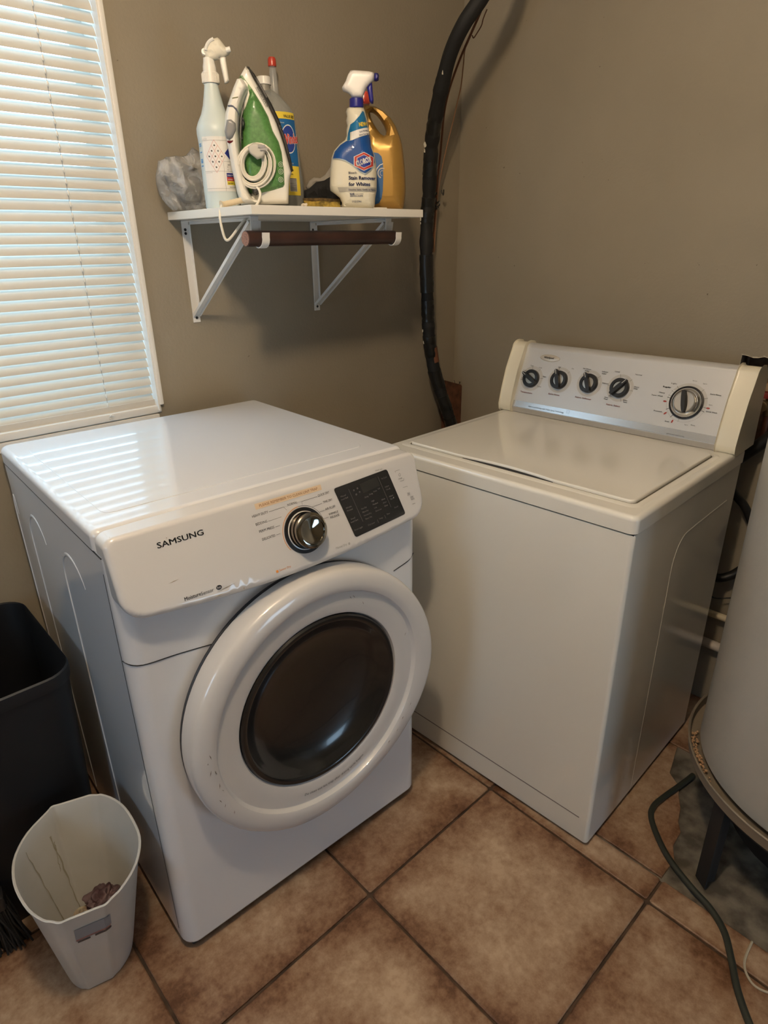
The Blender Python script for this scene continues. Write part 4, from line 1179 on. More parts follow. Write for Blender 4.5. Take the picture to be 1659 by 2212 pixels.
def LB(u, v): return Vector((xl + u * lh * 1.0, zt - v * lh))     # u,v in label heights
pk = []; s_ = .0055
cx_, cz_ = .27, .36; hs = .21
def rot45(u, v): return LB(cx_ + (u - v) * .7071 * hs * .64, cz_ + (u + v) * .7071 * hs)
for k in (-1, -1 / 3., 1 / 3., 1):
    pk.append(line2d([rot45(k, -1), rot45(k, 1)], .0006)); pk.append(line2d([rot45(-1, k), rot45(1, k)], .0006))
decal('hazard_diamonds', pk, Wb, mat('pale_red_ink', (.62, .22, .18), .5), sb, .0010, cell=.006)
bk = []
for i, (u, v) in enumerate([(a, b) for a in (-2 / 3., 0, 2 / 3.) for b in (-2 / 3., 0, 2 / 3.)]):
    q = rot45(u, v); bk.append(ring2d(q.x, q.y, .0006 if i % 2 else .0, .0018, 20 * i, 20 * i + 360, 5 + i % 3)); bk.append(line2d([(q.x - .002, q.y + .001 * (i % 3)), (q.x + .002, q.y - .001)], .0006))
for a, b in (((0, .07), (.62, .07)), ((0, .63), (.62, .63)), ((.42, .45), (.42, 1)), ((.42, .45), (.62, .45)), ((0, .95), (.62, .95))): bk.append(line2d([LB(*a), LB(*b)], .00035))
def lt(body, u, v, w, h, bold=0): q = LB(u, v); return T(body, q.x, q.y, w, h, bold)
bk += [lt('SAFETY', .50, .52, .007, .0020, .03), lt('PRODUCT IDENTIFIER', .02, .05, .012, .0010), lt('PRECAUTIONARY', .02, .66, .018, .0010), lt('PERSONAL PROTECTION', .50, .93, .016, .0018, .02)]
for v in (.55, .60): bk.append(ring2d(*LB(.50, v), .0012, .0016, 45, 405, 4))
decal('label_print', bk, Wb, M_ink, sb, .0010, cell=.006)
for j, (nm, colr, tcol, v0) in enumerate((('HEALTH', (.02, .03, .22), M_paper, .66), ('FLAMMABILITY', (.50, .03, .03), M_paper, .735), ('REACTIVITY', (.75, .60, .05), M_ink, .81))):
    decal('colour_bar', [poly2d([LB(.46, v0), LB(.80, v0), LB(.80, v0 + .072), LB(.46, v0 + .072)])], Wb, mat('bar_%s' % nm.lower(), colr, .5), sb, .0010, cell=.006)
    decal('bar_lettering', [lt(nm, .475, v0 + .056, .014, .0030, .02)], Wb, tcol, sb, .0013, cell=.006)
q = LB(.56, .30); decal('hazard_square', [poly2d([(q.x - .011, q.y), (q.x, q.y - .012), (q.x + .003, q.y - .009), (q.x + .003, q.y + .009), (q.x, q.y + .012)])], Wb, mat('bar_health', (.02, .03, .22), .5), sb, .0010, cell=.004)
gb = []
for v in (.12, .155, .27, .40, .43, .455, .52): q = LB(-.10, v); gb.append(poly2d([(q.x - .004, q.y - .0012), (q.x + .006, q.y - .0012), (q.x + .006, q.y + .0012), (q.x - .004, q.y + .0012)]))
decal('graduation_mark', gb, Wb, mat('light_blue_ink', (.12, .32, .60), .5), sb, .0005, cell=.004)

# ---- steam iron
ir, F = shelf_thing('steam_iron', 'green and white steam iron standing on its heel with cord wound round', 'iron', (572, 442), -.262)
P1 = lambda l: [(320 + x * .3858, 60 + y * .3858) for x, y in l]
sole = F.pts(P1([(548, 216), (562, 216), (600, 268), (645, 345), (690, 425), (735, 520), (775, 640), (800, 740), (812, 800), (800, 812), (785, 742), (758, 645), (720, 535), (675, 440), (630, 355), (585, 275)]))
skirt = F.pts(P1([(547, 214), (562, 222), (585, 275), (630, 355), (675, 440), (720, 535), (758, 645), (785, 742), (803, 812), (790, 850), (786, 985), (620, 992), (522, 990), (512, 930), (560, 940), (590, 900), (580, 800), (535, 560), (530, 420), (505, 330), (515, 270)]))
dome = F.pts(P1([(522, 255), (545, 285), (590, 345), (640, 425), (680, 500), (705, 580), (738, 640), (755, 700), (768, 800), (772, 900), (700, 922), (610, 942), (560, 930), (525, 800), (520, 640), (523, 500), (560, 380), (545, 320), (505, 290)]))
hand = F.pts(P1([(512, 288), (535, 300), (568, 352), (545, 400), (528, 450), (517, 505), (512, 600), (520, 700), (545, 850), (568, 925), (590, 958), (640, 970), (630, 992), (522, 992), (500, 930), (470, 800), (446, 665), (428, 580), (430, 500), (448, 430), (475, 350), (496, 300)]))
M_iw = mat('iron_white_plastic', (.76, .74, .67), .3, coat=.3)
M_ig = mat('speckled_green_plastic', (.10, .27, .07), .35, coat=.3, noise_amt=.35, noise_scale=180)
inflate('soleplate', sole, F.m, M_black, ir, .020, .004, .006, back=.095)
inflate('skirt', skirt, F.m, M_iw, ir, .016, .010, .007, back=.085)
inflate('green_body', dome, F.m, M_ig, ir, .030, .022, .007, back=.080)
inflate('handle', hand, F.m, M_iw, ir, .048, .010, .006, back=.002, flatT=0)
grip = F.pts(P1([(545, 430), (535, 470), (523, 520), (521, 600), (532, 700), (556, 850), (590, 945), (622, 940), (632, 915), (620, 885), (585, 870), (560, 800), (535, 680), (535, 580), (552, 560), (535, 500)]))
inflate('dark_grip', grip, F.m, mat('dark_grey_rubber', (.045, .045, .045), .5), ir, .040, .006, .006, back=.01)
thumb = F.pts(P1([(440, 515), (465, 512), (490, 535), (492, 570), (475, 615), (455, 628), (438, 620), (428, 580)]), .048)
inflate('thumb_rest', thumb, lambda a, z, n: Vector((a, -(n + .047), z)), mat('grey_pearl_plastic', (.22, .22, .22), .3), ir, .006, .006, .003)
dial = F.pts(P1([(445, 432), (470, 430), (495, 450), (510, 480), (508, 492), (498, 470), (475, 445), (446, 441)]), .048)
inflate('steam_dial', dial, lambda a, z, n: Vector((a, -(n + .047), z)), mat('dark_blue_grey', (.08, .09, .13), .4), ir, .0025, .002, .002)
red = F.pts(P1([(442, 632), (478, 628), (474, 642), (455, 648), (444, 642)]), .048)
inflate('indicator_light', red, lambda a, z, n: Vector((a, -(n + .047), z)), mat('dark_red_lens', (.10, .006, .012), .2), ir, .0015, .001, .002)
slot = F.pts(P1([(472, 392), (505, 386), (503, 393), (470, 399)]), .046)
decal('handle_slot', [poly2d(slot)], lambda a, z, h: Vector((a, -(.0478 + h), z)), mat('olive_slot', (.10, .10, .02), .5), ir)
# maker's plate along the sole edge
a = F.loc(*P1([(672, 440)])[0], .016); b = F.loc(*P1([(612, 328)])[0], .016); d = b - a; ang = math.atan2(d.y, d.x)
v, f = text2d('BLACK+DECKER', 1.0, .02); x1 = max(q.x for q in v)
k = d.length / x1
decal('lettering', [place2d((v, f), a.x, a.y, ang, k, .0042), line2d([a + Vector((math.sin(ang), -math.cos(ang))) * .0018, b + Vector((math.sin(ang), -math.cos(ang))) * .0018], .0006), line2d([a - Vector((math.sin(ang), -math.cos(ang))) * .0050, b - Vector((math.sin(ang), -math.cos(ang))) * .0050], .0006)], lambda a_, z, h: Vector((a_, -(.0168 + h), z)), M_ink, ir)
ic = []
for y in (765, 805, 850): q = F.loc(*P1([(743, y)])[0], .03); ic.append(ring2d(q.x, q.y, .0048, .0054, 0, 360, 20)); ic.append(ring2d(q.x, q.y, .0018, .0024, 0, 360, 10))
decal('care_symbol', ic, lambda a_, z, h: Vector((a_, -(.0288 + h), z)), M_paper, ir, .0014)
# coiled cord round the handle, plug, strain relief and the loop that hangs off the shelf
M_cord = mat('cream_cord', (.70, .60, .42), .45)
M_cordw = mat('pale_cord', (.74, .70, .60), .45)
bm = bmesh.new()
rc = random.Random(11)
for k in range(8):
    c0 = F.loc(547 + k * 1.2 + rc.uniform(-2, 2), 353 + k * .9 + rc.uniform(-3, 3), .035)
    rx = .0215 + .0030 * k; rz2 = .0275 + .0024 * k; pts = []
    tilt = rc.uniform(-.25, .25)
    for j in range(28):
        a_ = 2 * math.pi * j / 28
        pts.append(Vector((c0.x + rx * math.cos(a_) + rz2 * .15 * math.sin(a_), -(.038 + .004 * (k % 3) + .006 * math.sin(a_ + tilt * 4) * .5) , c0.y + rz2 * math.sin(a_))))
    add_tube(bm, pts, .0024, 8, closed=True, caps=False)
bobj('coiled_cord', bm, M_cordw, ir)
pg_ = F.pts([(535, 318), (548, 308), (562, 312), (574, 325), (570, 340), (556, 345), (540, 332)], .05)
inflate('plug', pg_, lambda a_, z, n: Vector((a_, -(n + .052), z)), mat('grey_white_plug', (.50, .48, .42), .45), ir, .007, .005, .004)
bm = bmesh.new()
for (x, y) in ((557, 318), (562, 324)):
    q = F.loc(x, y, .058); add_box(bm, (q.x, -.062, q.y - .001), (q.x + .016, -.0605, q.y + .004))
bobj('plug_prong', bm, M_grey, ir)
bm = bmesh.new()
pa = F.m(*F.loc(533, 430, .03), .03); pb = F.m(*F.loc(478, 443, .06), .06)
pth = [pa.lerp(pb, k / 24) for k in range(25)]
add_tube(bm, pth, lambda i: .0062 + (.0007 if i % 3 == 0 else 0) + (.0025 if i >= 23 else 0), 14)
bobj('strain_relief', bm, M_cord, ir)
hang = [(479, 443, .060), (475, 455, .064), (475, 470, .068), (479, 492, .070), (485, 513, .070), (491, 519, .070), (500, 512, .070), (518, 488, .070), (541, 460, .064), (556, 440, .056), (562, 424, .050), (560, 411, .046), (553, 402, .042)]
bm = bmesh.new(); add_tube(bm, catmull([F.m(*F.loc(u, v, n), n) for u, v, n in hang], 6), .0030, 10)
bobj('hanging_cord', bm, M_cordw, ir)

# ---- blue window cleaner bottle
wx, F = shelf_thing('window_cleaner_bottle', 'clear refill bottle with white cap and blue and yellow label behind the iron', 'bottle', (590, 445), -.125)
M_clear = mat('clear_bottle_plastic', (.62, .64, .60), .12, trans=.55, alpha=.62)
prw = side_profile(F, [(657, 437), (657, 410), (650, 355), (642, 291), (636, 249), (625, 230), (605, 207), (590, 196), (586, 192)], side=1)
lathe('bottle_body', [(prw[0][0] * .9, 0), (prw[0][0] * .97, .006)] + [q for q in prw if q[1] > .01], M_clear, wx, 56, sy=.62)
czw = F.loc(578, 184).y; cz2 = F.loc(578, 166).y
lathe('neck', [(.0150, czw - .014), (.0150, czw)], mat('grey_neck', (.25, .24, .20), .4), wx, 32)
lathe('screw_cap', [(.0175, czw), (.0178, czw + .002), (.0172, cz2 - .001), (.015, cz2), (0, cz2)], M_white, wx, 40)
Ww = wrapper(prw); 
def Wwe(a, z, h):
    r = rad_at(prw, z); an = a / r; return Vector(((r + h) * math.sin(an), -(r * .62 + h) * math.cos(an), z))
def uw(u, v):
    q = F.loc(u, v); r = rad_at(prw, q.y); return Vector((r * math.asin(max(-.97, min(.97, q.x / r))), q.y))
z_t = F.loc(628, 247).y; z_y = F.loc(628, 262).y; z_m = F.loc(640, 362).y; z_b = F.loc(640, 424).y
def strip(z0, z1, x0=-.02, x1=.088): return poly2d([(x0, z0), (x1, z0), (x1, z1), (x0, z1)])
decal('yellow_label_band', [strip(z_y, z_t)], Wwe, mat('label_yellow', (.78, .60, .06), .45), wx, .0008, cell=.006)
decal('blue_label', [strip(z_m, z_y)], Wwe, mat('label_blue', (.012, .12, .33), .4), wx, .0008, cell=.006)
decal('yellow_label_panel', [strip(z_b, z_m)], Wwe, mat('label_yellow', (.78, .60, .06), .45), wx, .0008, cell=.006)
zc = F.loc(640, 305).y
decal('brand_oval', [poly2d([(.056 + .022 * math.cos(a * math.pi / 12), zc + .030 * math.sin(a * math.pi / 12)) for a in range(24)])], Wwe, mat('deep_blue_oval', (.02, .05, .28), .4), wx, .0012, cell=.005)
decal('brand_outline', [ring2d(0, 0, .0, .0)] and [([Vector((.056 + p.x * .022, zc + p.y * .030)) for p in ring2d(0, 0, .98, 1.06, 0, 360, 40)[0]], ring2d(0, 0, .98, 1.06, 0, 360, 40)[1])], Wwe, M_paper, wx, .0014, cell=.005)
sh1, f1 = place2d(T('Windex', 0, 0, .062, .022, .03), .0350, zc - .012, .10)
decal('brand_lettering_outline', [place2d(T('Windex', 0, 0, .062, .022, .06), .0350, zc - .012, .10)], Wwe, M_paper, wx, .0015, cell=.004)
decal('brand_lettering', [(sh1, f1)], Wwe, mat('label_red', (.62, .05, .04), .45), wx, .0018, cell=.004)
decal('label_print', [T('VALUE SIZE', .043, z_y + .003, .040, .0060, .03), T('LIMPIA VIDRIOS', .030, z_m - .012, .034, .0042, .02), T('ORIGINAL', .040, z_m - .020, .022, .0034, .02)], Wwe, M_ink, wx, .0013, cell=.005)
decal('label_print_white', [T('SC Johnson', .024, z_y - .010, .020, .0035, .02), T('STREAK-FREE SHINE', .034, z_m + .004, .032, .0034, .01)], Wwe, M_paper, wx, .0013, cell=.005)
q0 = uw(624, 388); q1 = uw(641, 416)
bars = [poly2d([(q0.x, q1.y), (q1.x, q1.y), (q1.x, q0.y), (q0.x, q0.y)])]
decal('barcode_panel', bars, Wwe, M_paper, wx, .0012, cell=.005)
bc = []; rb = random.Random(2); zz = q1.y + .001
while zz < q0.y - .001:
    h_ = rb.uniform(.0004, .0013); bc.append(poly2d([(q0.x + .001, zz), (q1.x - .001, zz), (q1.x - .001, zz + h_), (q0.x + .001, zz + h_)])); zz += h_ + rb.uniform(.0004, .001)
decal('barcode', bc, Wwe, M_ink, wx, .0015, cell=.005)

# ---- clear squeeze bottle with red cap
rcb, F = shelf_thing('squeeze_bottle', 'empty clear squeeze bottle with small red cap, behind the blue label bottle', 'bottle', (612, 445), -.052)
topz = F.loc(588, 124).y; capz = F.loc(588, 142).y; cw = .0078
lean = (F.loc(588, 142).x) ; 
def LM(p):
    k = max(0, min(1, p.z / capz)); return Vector((p.x + lean * k, p.y, p.z))
lathe('bottle_body', [(.036, 0), (.038, .008), (.038, .12), (.036, .155), (.030, .185), (.020, .212), (.0155, .235), (.0105, capz - .03), (.0082, capz - .002)], mat('clear_squeeze_plastic', (.70, .72, .70), .15, alpha=.28), rcb, 40, mp=LM)
lathe('red_cap', [(.0102, capz - .002), (.0108, capz), (.0104, topz - .004), (.008, topz), (0, topz)], mat('red_cap_plastic', (.52, .05, .025), .3, coat=.4), rcb, 28, mp=lambda p: Vector((p.x + lean, p.y, p.z)))

# ---- bleach spray bottle
cb, F = shelf_thing('bleach_spray_bottle', 'stain remover spray bottle with blue and cream label, white head and navy trigger', 'spray bottle', (769, 448), -.338)
P7 = lambda l: [(640 + x * .15672, 130 + y * .15672) for x, y in l]
co = P7([(632, 2025), (628, 1960), (600, 1895), (525, 1835), (470, 1795), (462, 1740), (468, 1500), (484, 1345), (518, 1245), (600, 1150), (672, 1095), (692, 1040), (690, 960), (702, 900), (684, 830), (698, 770), (682, 710), (700, 660), (730, 645), (925, 645), (945, 690), (975, 800), (1010, 1000), (1035, 1175), (1078, 1300), (1098, 1420), (1108, 1560), (1110, 1700), (1106, 1800), (1088, 1900), (1082, 1990), (1070, 2037), (1040, 2045), (660, 2045)])
CBo = F.pts(co)
zmin = min(q.y for q in CBo)
CBo = [Vector((q.x, max(0.0, q.y - max(0, zmin)) if zmin < 0 else q.y - zmin)) for q in CBo]
inflate('bottle_body', CBo, F.m, mat('cream_bottle_plastic', (.74, .70, .56), .35, coat=.3), cb, .034, .030, .0065)
CBr = resample([Vector(p) for p in CBo], .006)
def CBm(a, z, h):
    p = Vector((a, z)); d = seg_dist(p, [CBr]) if inside(p, CBr) else 0
    return Vector((a, -(.034 * prof(d, .030) + h), z))
C7 = lambda *l: F.pts(P7(l), .03)
def loc7(x, y): return F.loc(*P7([(x, y)])[0], .03)
M_cblue = mat('bright_blue_label', (.004, .065, .27), .35, coat=.3); M_navy = mat('navy_plastic', (.02, .018, .20), .35)
decal('blue_label', [poly2d(C7((500, 1345), (528, 1250), (606, 1160), (690, 1105), (745, 1108), (860, 1075), (1020, 1010), (1005, 980), (1030, 1175), (1068, 1290), (1085, 1400), (1030, 1500), (950, 1560), (880, 1530), (780, 1440), (680, 1380), (590, 1355)))], CBm, M_cblue, cb, .0012, cell=.005)
decal('blue_neck_label', [poly2d(C7((860, 960), (740, 990), (742, 1100), (705, 1105), (700, 1090), (712, 1000), (745, 880), (800, 850), (870, 770), (915, 690), (935, 700), (962, 800), (990, 925)))], CBm, mat('cyan_blue_label', (.008, .15, .33), .35, coat=.3), cb, .0010, cell=.005)
decal('label_banner', [poly2d(C7((758, 990), (870, 955), (990, 915), (1008, 1010), (880, 1060), (762, 1108)))], CBm, M_paper, cb, .0016, cell=.005)
decal('label_outline', [line2d(C7((500, 1352), (590, 1362), (680, 1388), (780, 1450), (880, 1540), (950, 1575), (1030, 1515), (1085, 1415)), .0022)], CBm, mat('silver_label_line', (.42, .50, .55), .3, metal=.4), cb, .0018, cell=.005)
def hexs(cx, cy, rx, ry): return [loc7(cx + rx * math.cos(math.radians(a)), cy + ry * math.sin(math.radians(a))) for a in (-90, -30, 30, 90, 150, 210)]
decal('logo_border', [poly2d(hexs(932, 1398, 160, 130))], CBm, M_paper, cb, .0022, cell=.005)
decal('logo_red', [poly2d(hexs(932, 1398, 150, 122))], CBm, mat('logo_red', (.48, .04, .03), .4), cb, .0026, cell=.005)
decal('logo_white', [poly2d(hexs(932, 1398, 112, 92))], CBm, M_paper, cb, .0030, cell=.005)
decal('logo_blue', [poly2d(hexs(932, 1398, 104, 86))], CBm, mat('logo_blue', (.01, .03, .26), .4), cb, .0034, cell=.005)
def txt7(body, x0, y0, x1, y1, hpx, bold=0.0, base=False):
    a = loc7(x0, y0); b = loc7(x1, y1); h = abs(loc7(x0, y0 - hpx).y - a.y); d = b - a
    v, f = text2d(body, 1.0, bold); xa = min(q.x for q in v); xb = max(q.x for q in v)
    k = d.length / (xb - xa); an = math.atan2(d.y, d.x)
    return place2d(([Vector((q.x - xa, q.y)) for q in v], f), a.x, a.y, an, k, h / .73)
decal('logo_lettering', [txt7('CLOROX', 832, 1472, 1042, 1395, 78, .045)], CBm, M_paper, cb, .0040, cell=.004)
decal('banner_new', [txt7('NEW!', 868, 918, 985, 895, 58, .04)], CBm, mat('label_yellow2', (.80, .58, .05), .45), cb, .0020, cell=.004)
M_nink = mat('navy_ink', (.012, .03, .12), .5)
decal('label_lettering', [txt7('Bleach', 722, 1570, 832, 1566, 32, .01), txt7('Stain Remover', 722, 1648, 1096, 1650, 52, .03), txt7('for Whites', 722, 1735, 1020, 1735, 52, .03),
      txt7('Dissolves Stains, Gentle on Fabric', 722, 1800, 1095, 1796, 26, .01), txt7('Starts Working', 872, 1005, 990, 968, 24, .01), txt7('Before Your Eyes', 872, 1050, 1002, 1010, 24, .01), txt7('32 FL OZ (1 QT) 946 mL', 770, 1960, 900, 1958, 24, .02),
      txt7('WORKS ON WHITES', 738, 1860, 800, 1858, 26, .05), txt7('CONTAINS NO PHOSPHATE', 800, 1852, 925, 1850, 10, .02), txt7('SAFE FOR WHITES', 738, 1882, 920, 1880, 16, .03)], CBm, M_nink, cb, .0018, cell=.006)
decal('grey_strip', [poly2d(C7((570, 1752), (1104, 1752), (1100, 1810), (590, 1812)))], CBm, mat('strip_grey', (.42, .40, .34), .5), cb, .0014, cell=.005)
cl0 = F.loc(769, 231).y; cl1 = F.loc(769, 213).y; cxx = F.loc(770, 222).x
lathe('collar', [(.0155, cl0 - .002), (.0165, cl0), (.0160, cl1 - .001), (.0150, cl1), (0, cl1)], M_navy, cb, 40, off=(cxx, 0, 0))
hdp = F.pts(P7([(760, 528), (752, 490), (700, 450), (648, 432), (628, 395), (632, 370), (680, 290), (712, 200), (745, 145), (800, 140), (1000, 155), (1076, 175), (1076, 285), (1050, 300), (1000, 350), (965, 390), (945, 440), (925, 490), (918, 530)]))
inflate('spray_head', hdp, F.m, mat('clean_white_plastic', (.80, .77, .72), .3, coat=.2), cb, .014, .010, .005)
inflate('nozzle', F.pts(P7([(1074, 176), (1125, 178), (1142, 205), (1135, 280), (1105, 294), (1074, 290)])), F.m, M_navy, cb, .012, .006, .004)
inflate('trigger', F.pts(P7([(1010, 335), (1045, 300), (1052, 400), (1066, 560), (1062, 600), (1040, 606), (1010, 570), (990, 460), (970, 380)])), F.m, M_navy, cb, .007, .005, .004)

# ---- gold detergent jug
gj, F = shelf_thing('detergent_jug', 'gold detergent jug with loop handle and blue side label', 'jug', (838, 450), -.30)
go = F.pts(P7([(1462, 2045), (1150, 2050), (960, 2045), (900, 1980), (880, 1700), (885, 1350), (900, 1150), (930, 1020), (945, 880), (935, 720), (925, 640), (930, 592), (1000, 590), (1100, 612), (1200, 665), (1300, 765), (1372, 880), (1440, 1060), (1470, 1200), (1490, 1400), (1503, 1600), (1508, 1750), (1500, 1870), (1480, 1990)]))
zm = min(q.y for q in go); go = [Vector((q.x, q.y - zm)) for q in go]
gh = F.pts(P7([(1018, 688), (1060, 700), (1110, 738), (1160, 800), (1210, 880), (1236, 950), (1230, 1000), (1205, 1012), (1165, 985), (1110, 915), (1060, 830), (1030, 760)])); gh = [Vector((q.x, q.y - zm)) for q in gh]
M_gold = mat('gold_pearl_plastic', (.42, .25, .06), .36, metal=.45, coat=.2)
inflate('jug_body', go, F.m, M_gold, gj, .040, .032, .0065, holes=[gh])
GJr = resample([Vector(p) for p in go], .006); GHr = resample([Vector(p) for p in gh], .006)
def GJm(a, z, h):
    p = Vector((a, z)); d = seg_dist(p, [GJr, GHr]) if inside(p, GJr) else 0
    return Vector((a, -(.040 * prof(d, .032) + h), z))
lab = [Vector((q.x, q.y - zm)) for q in F.pts(P7([(1075, 1245), (1130, 1255), (1175, 1300), (1195, 1400), (1198, 1600), (1192, 1780), (1175, 1880), (1140, 1940), (1090, 1960), (960, 1960), (960, 1245)]), .035)]
decal('blue_label', [poly2d(lab)], GJm, mat('mid_blue_label', (.02, .12, .34), .4), gj, .0010, cell=.006)
q = F.loc(*P7([(1185, 1530)])[0], .035); q.y -= zm
decal('label_swirl', [ring2d(q.x, q.y, .0095, .0125, 60, 250, 20), ring2d(q.x, q.y, .005, .0062, 60, 270, 16)], GJm, M_lgrey, gj, .0016, cell=.004)
decal('label_wave', [line2d([Vector((a_.x, a_.y - zm)) for a_ in F.pts(P7([(1196, 1400), (1150, 1420), (1110, 1470), (1090, 1550)]), .035)], .0018)], GJm, M_paper, gj, .0018, cell=.004)
rcp = F.loc(784, 210); 
lathe('red_cap', [(.0135, F.loc(790, 222).y - .004), (.0160, F.loc(790, 221).y), (.0145, F.loc(790, 203).y), (.012, F.loc(790, 199).y), (0, F.loc(790, 199).y)], mat('red_cap_plastic', (.52, .05, .025), .3, coat=.4), gj, 36, off=(F.loc(786, 210).x, 0, 0))

# ---- sponge, cloth, crumbs, bag
sp_, F = shelf_thing('sponge', 'worn yellow sponge with stained crust lying on the shelf', 'sponge', (698, 446), -.262)
a = F.loc(656, 440).x; b = F.loc(735, 440).x
bm = bmesh.new(); add_box(bm, (a, -.008, .001), (b, .045, .0215), .003, 2)
bmesh.ops.subdivide_edges(bm, edges=bm.edges, cuts=3, use_grid_fill=True)
for v in bm.verts:
    n_ = noise.noise(v.co * 60); v.co += Vector((0, n_ * .002, n_ * .0012)); v.co.z += -.004 * (v.co.x - a) / (b - a) + .003; v.co.z = max(0, v.co.z)
bobj('foam', bm, mat('yellow_sponge_foam', (.52, .36, .06), .85, noise_amt=.75, noise_scale=70, bump=.8, bump_scale=300), sp_)
bm = bmesh.new(); add_box(bm, (a - .001, -.009, .0185), (b + .001, .0455, .0255), .002, 2)
bmesh.ops.subdivide_edges(bm, edges=bm.edges, cuts=3, use_grid_fill=True)
for v in bm.verts:
    n_ = noise.noise(v.co * 75); v.co += Vector((n_ * .002, n_ * .002, n_ * .002)); v.co.z += -.004 * (v.co.x - a) / (b - a) + .003
bobj('scouring_layer', bm, mat('brown_stained_crust', (.16, .10, .03), .9, noise_amt=.7, noise_scale=110, bump=1, bump_scale=250), sp_)
ct, F = shelf_thing('cleaning_cloth', 'crumpled black and grey cloth between the sponge and stain remover bottle', 'cloth', (690, 440), -.165)
blk = F.pts([(656, 430), (655, 412), (668, 407), (683, 393), (700, 390), (716, 380), (740, 384), (750, 400), (752, 430), (735, 444), (660, 444)])
grc = F.pts([(660, 405), (667, 390), (678, 382), (692, 384), (703, 376), (712, 362), (722, 352), (738, 352), (742, 380), (722, 386), (700, 396), (683, 400), (668, 410)])
wob = lambda v: noise.noise(Vector((v.x * 70, v.y * 70, 5))) * .010
def zfix(l, zoff=0): return [Vector((q.x, max(.0005, q.y + zoff))) for q in l]
inflate('black_cloth', zfix(blk), F.m, mat('black_fabric', (.010, .010, .011), .9), ct, .022, .02, .006, wob=wob)
inflate('grey_cloth', zfix(grc), lambda a_, z, n: Vector((a_, -n * .8 + .014, z)), mat('grey_fabric', (.30, .28, .25), .9, bump=.5, bump_scale=200), ct, .010, .012, .005, wob=wob)
def crumb(label, name, px, y, pts, r, col):
    p = on_axis(*px, 1, y); o = tube(name, [Vector((q[0], q[1], r + q[2])) for q in pts], lambda i: r, mat(name + '_white', col, .7), None, 4, 8)
    o.location = (p.x, p.y, ZS); tag(o, label, 'debris'); return o
crumb('thin white cotton stick lying on the shelf before the gold jug', 'cotton_stick', (826, 450), -.378, [(-.026, .012, 0), (-.010, .004, .0004), (.012, -.003, 0)], .0014, (.72, .68, .60))
crumb('small crumpled white scrap on the shelf beside the sponge', 'paper_scrap', (659, 443), -.37, [(-.007, .002, 0), (-.002, .004, .002), (.003, .001, .001), (.006, .003, .003)], .0028, (.66, .60, .50))
bg, F = shelf_thing('plastic_bag', 'crumpled thin white plastic bag bulging over the left shelf end', 'bag', (400, 456), -.062)
P3 = lambda l: [(320 + x * .08439, 300 + y * .08439) for x, y in l]
bo = F.pts(P3([(250, 560), (380, 520), (450, 460), (700, 428), (840, 445), (960, 430), (1010, 370), (1080, 290), (1130, 205), (1180, 240), (1300, 320), (1420, 500), (1560, 900), (1600, 1400), (1560, 1780), (1480, 1800), (1180, 1830), (1000, 1850), (850, 1895), (640, 1890), (480, 1700), (290, 1450), (200, 1150), (188, 950), (220, 750)]))
zb0 = min(q.y for q in bo)
bo = [Vector((q.x, max(q.y, .0005))) for q in bo]
def bagw(v):
    a_ = noise.noise(Vector((v.x * 26 + v.y * 20, v.y * 16 - v.x * 8, 1.3))); b_ = noise.noise(Vector((v.x * 70 + v.y * 45, v.y * 50 - v.x * 25, 4)))
    return (1 - abs(a_) * 3.4) * .013 + (1 - abs(b_) * 3) * .0016
inflate('bag_film', bo, F.m, M_film, bg, .028, .05, .0035, wob=bagw)
inn = F.pts(P3([(420, 700), (900, 620), (1250, 760), (1380, 1200), (1350, 1650), (900, 1650), (560, 1300), (430, 1000)]))
inflate('bag_contents', inn, F.m, mat('grey_bag_contents', (.20, .19, .17), .8, noise_amt=.6, noise_scale=40), bg, .018, .03, .01)
# ================================================================== INSULATED PIPE
def pxy(l): return [on_axis(u, v, 1, y) for u, v, y in l]
pp = pxy([(1085, -90, -.40), (1043, -10, -.345), (1003, 50, -.30), (975, 110, -.25), (957, 175, -.205), (944, 235, -.165), (935, 290, -.13), (930, 345, -.10), (927, 410, -.075), (922, 480, -.062), (921, 560, -.058), (923, 640, -.055), (925, 700, -.055), (929, 750, -.055), (938, 800, -.06), (953, 850, -.082), (968, 895, -.105), (985, 950, -.125)])
p0_ = pp[0]; pp = [Vector((p0_.x + .075, p0_.y - .085, 2.438)), Vector((p0_.x + .048, p0_.y - .052, p0_.z + (2.438 - p0_.z) * .55))] + pp      # up to the ceiling
pi_ = thing('insulated_pipe', 'black foam-wrapped pipe with tape rising up the corner between the walls', 'pipe', pp[-1])
B0 = pp[-1]
path = catmull([p - B0 for p in pp], 8)
rn = random.Random(4)
def prad(i):
    f = i / len(path)
    wraps = .0 if f < .30 else .0022 * noise.noise(Vector((i * .45, 0, 0))) + .0012 * math.sin(i * .9)
    return .0205 + wraps + (.0015 if f > .30 else 0)
bm = bmesh.new(); add_tube(bm, path, prad, 20); bobj('foam_sleeve', bm, mat('black_pipe_foam', (.006, .006, .006), .7, bump=.6, bump_scale=60), pi_)
M_tape = mat('black_shiny_tape', (.009, .009, .008), .3, bump=.5, bump_scale=90)
def sleeve(i0, i1, ex, name='tape_wrap'):
    seg_ = path[i0 + 16:i1 + 16]
    bm = bmesh.new(); add_tube(bm, seg_, lambda i: .0222 + ex + .0022 * noise.noise(Vector((i * .9, i0, 0))), 22)
    for v in bm.verts: v.co += Vector((noise.noise(v.co * 60), noise.noise(v.co * 60 + Vector((9, 0, 0))), 0)) * .0018
    return bobj(name, bm, M_tape, pi_)
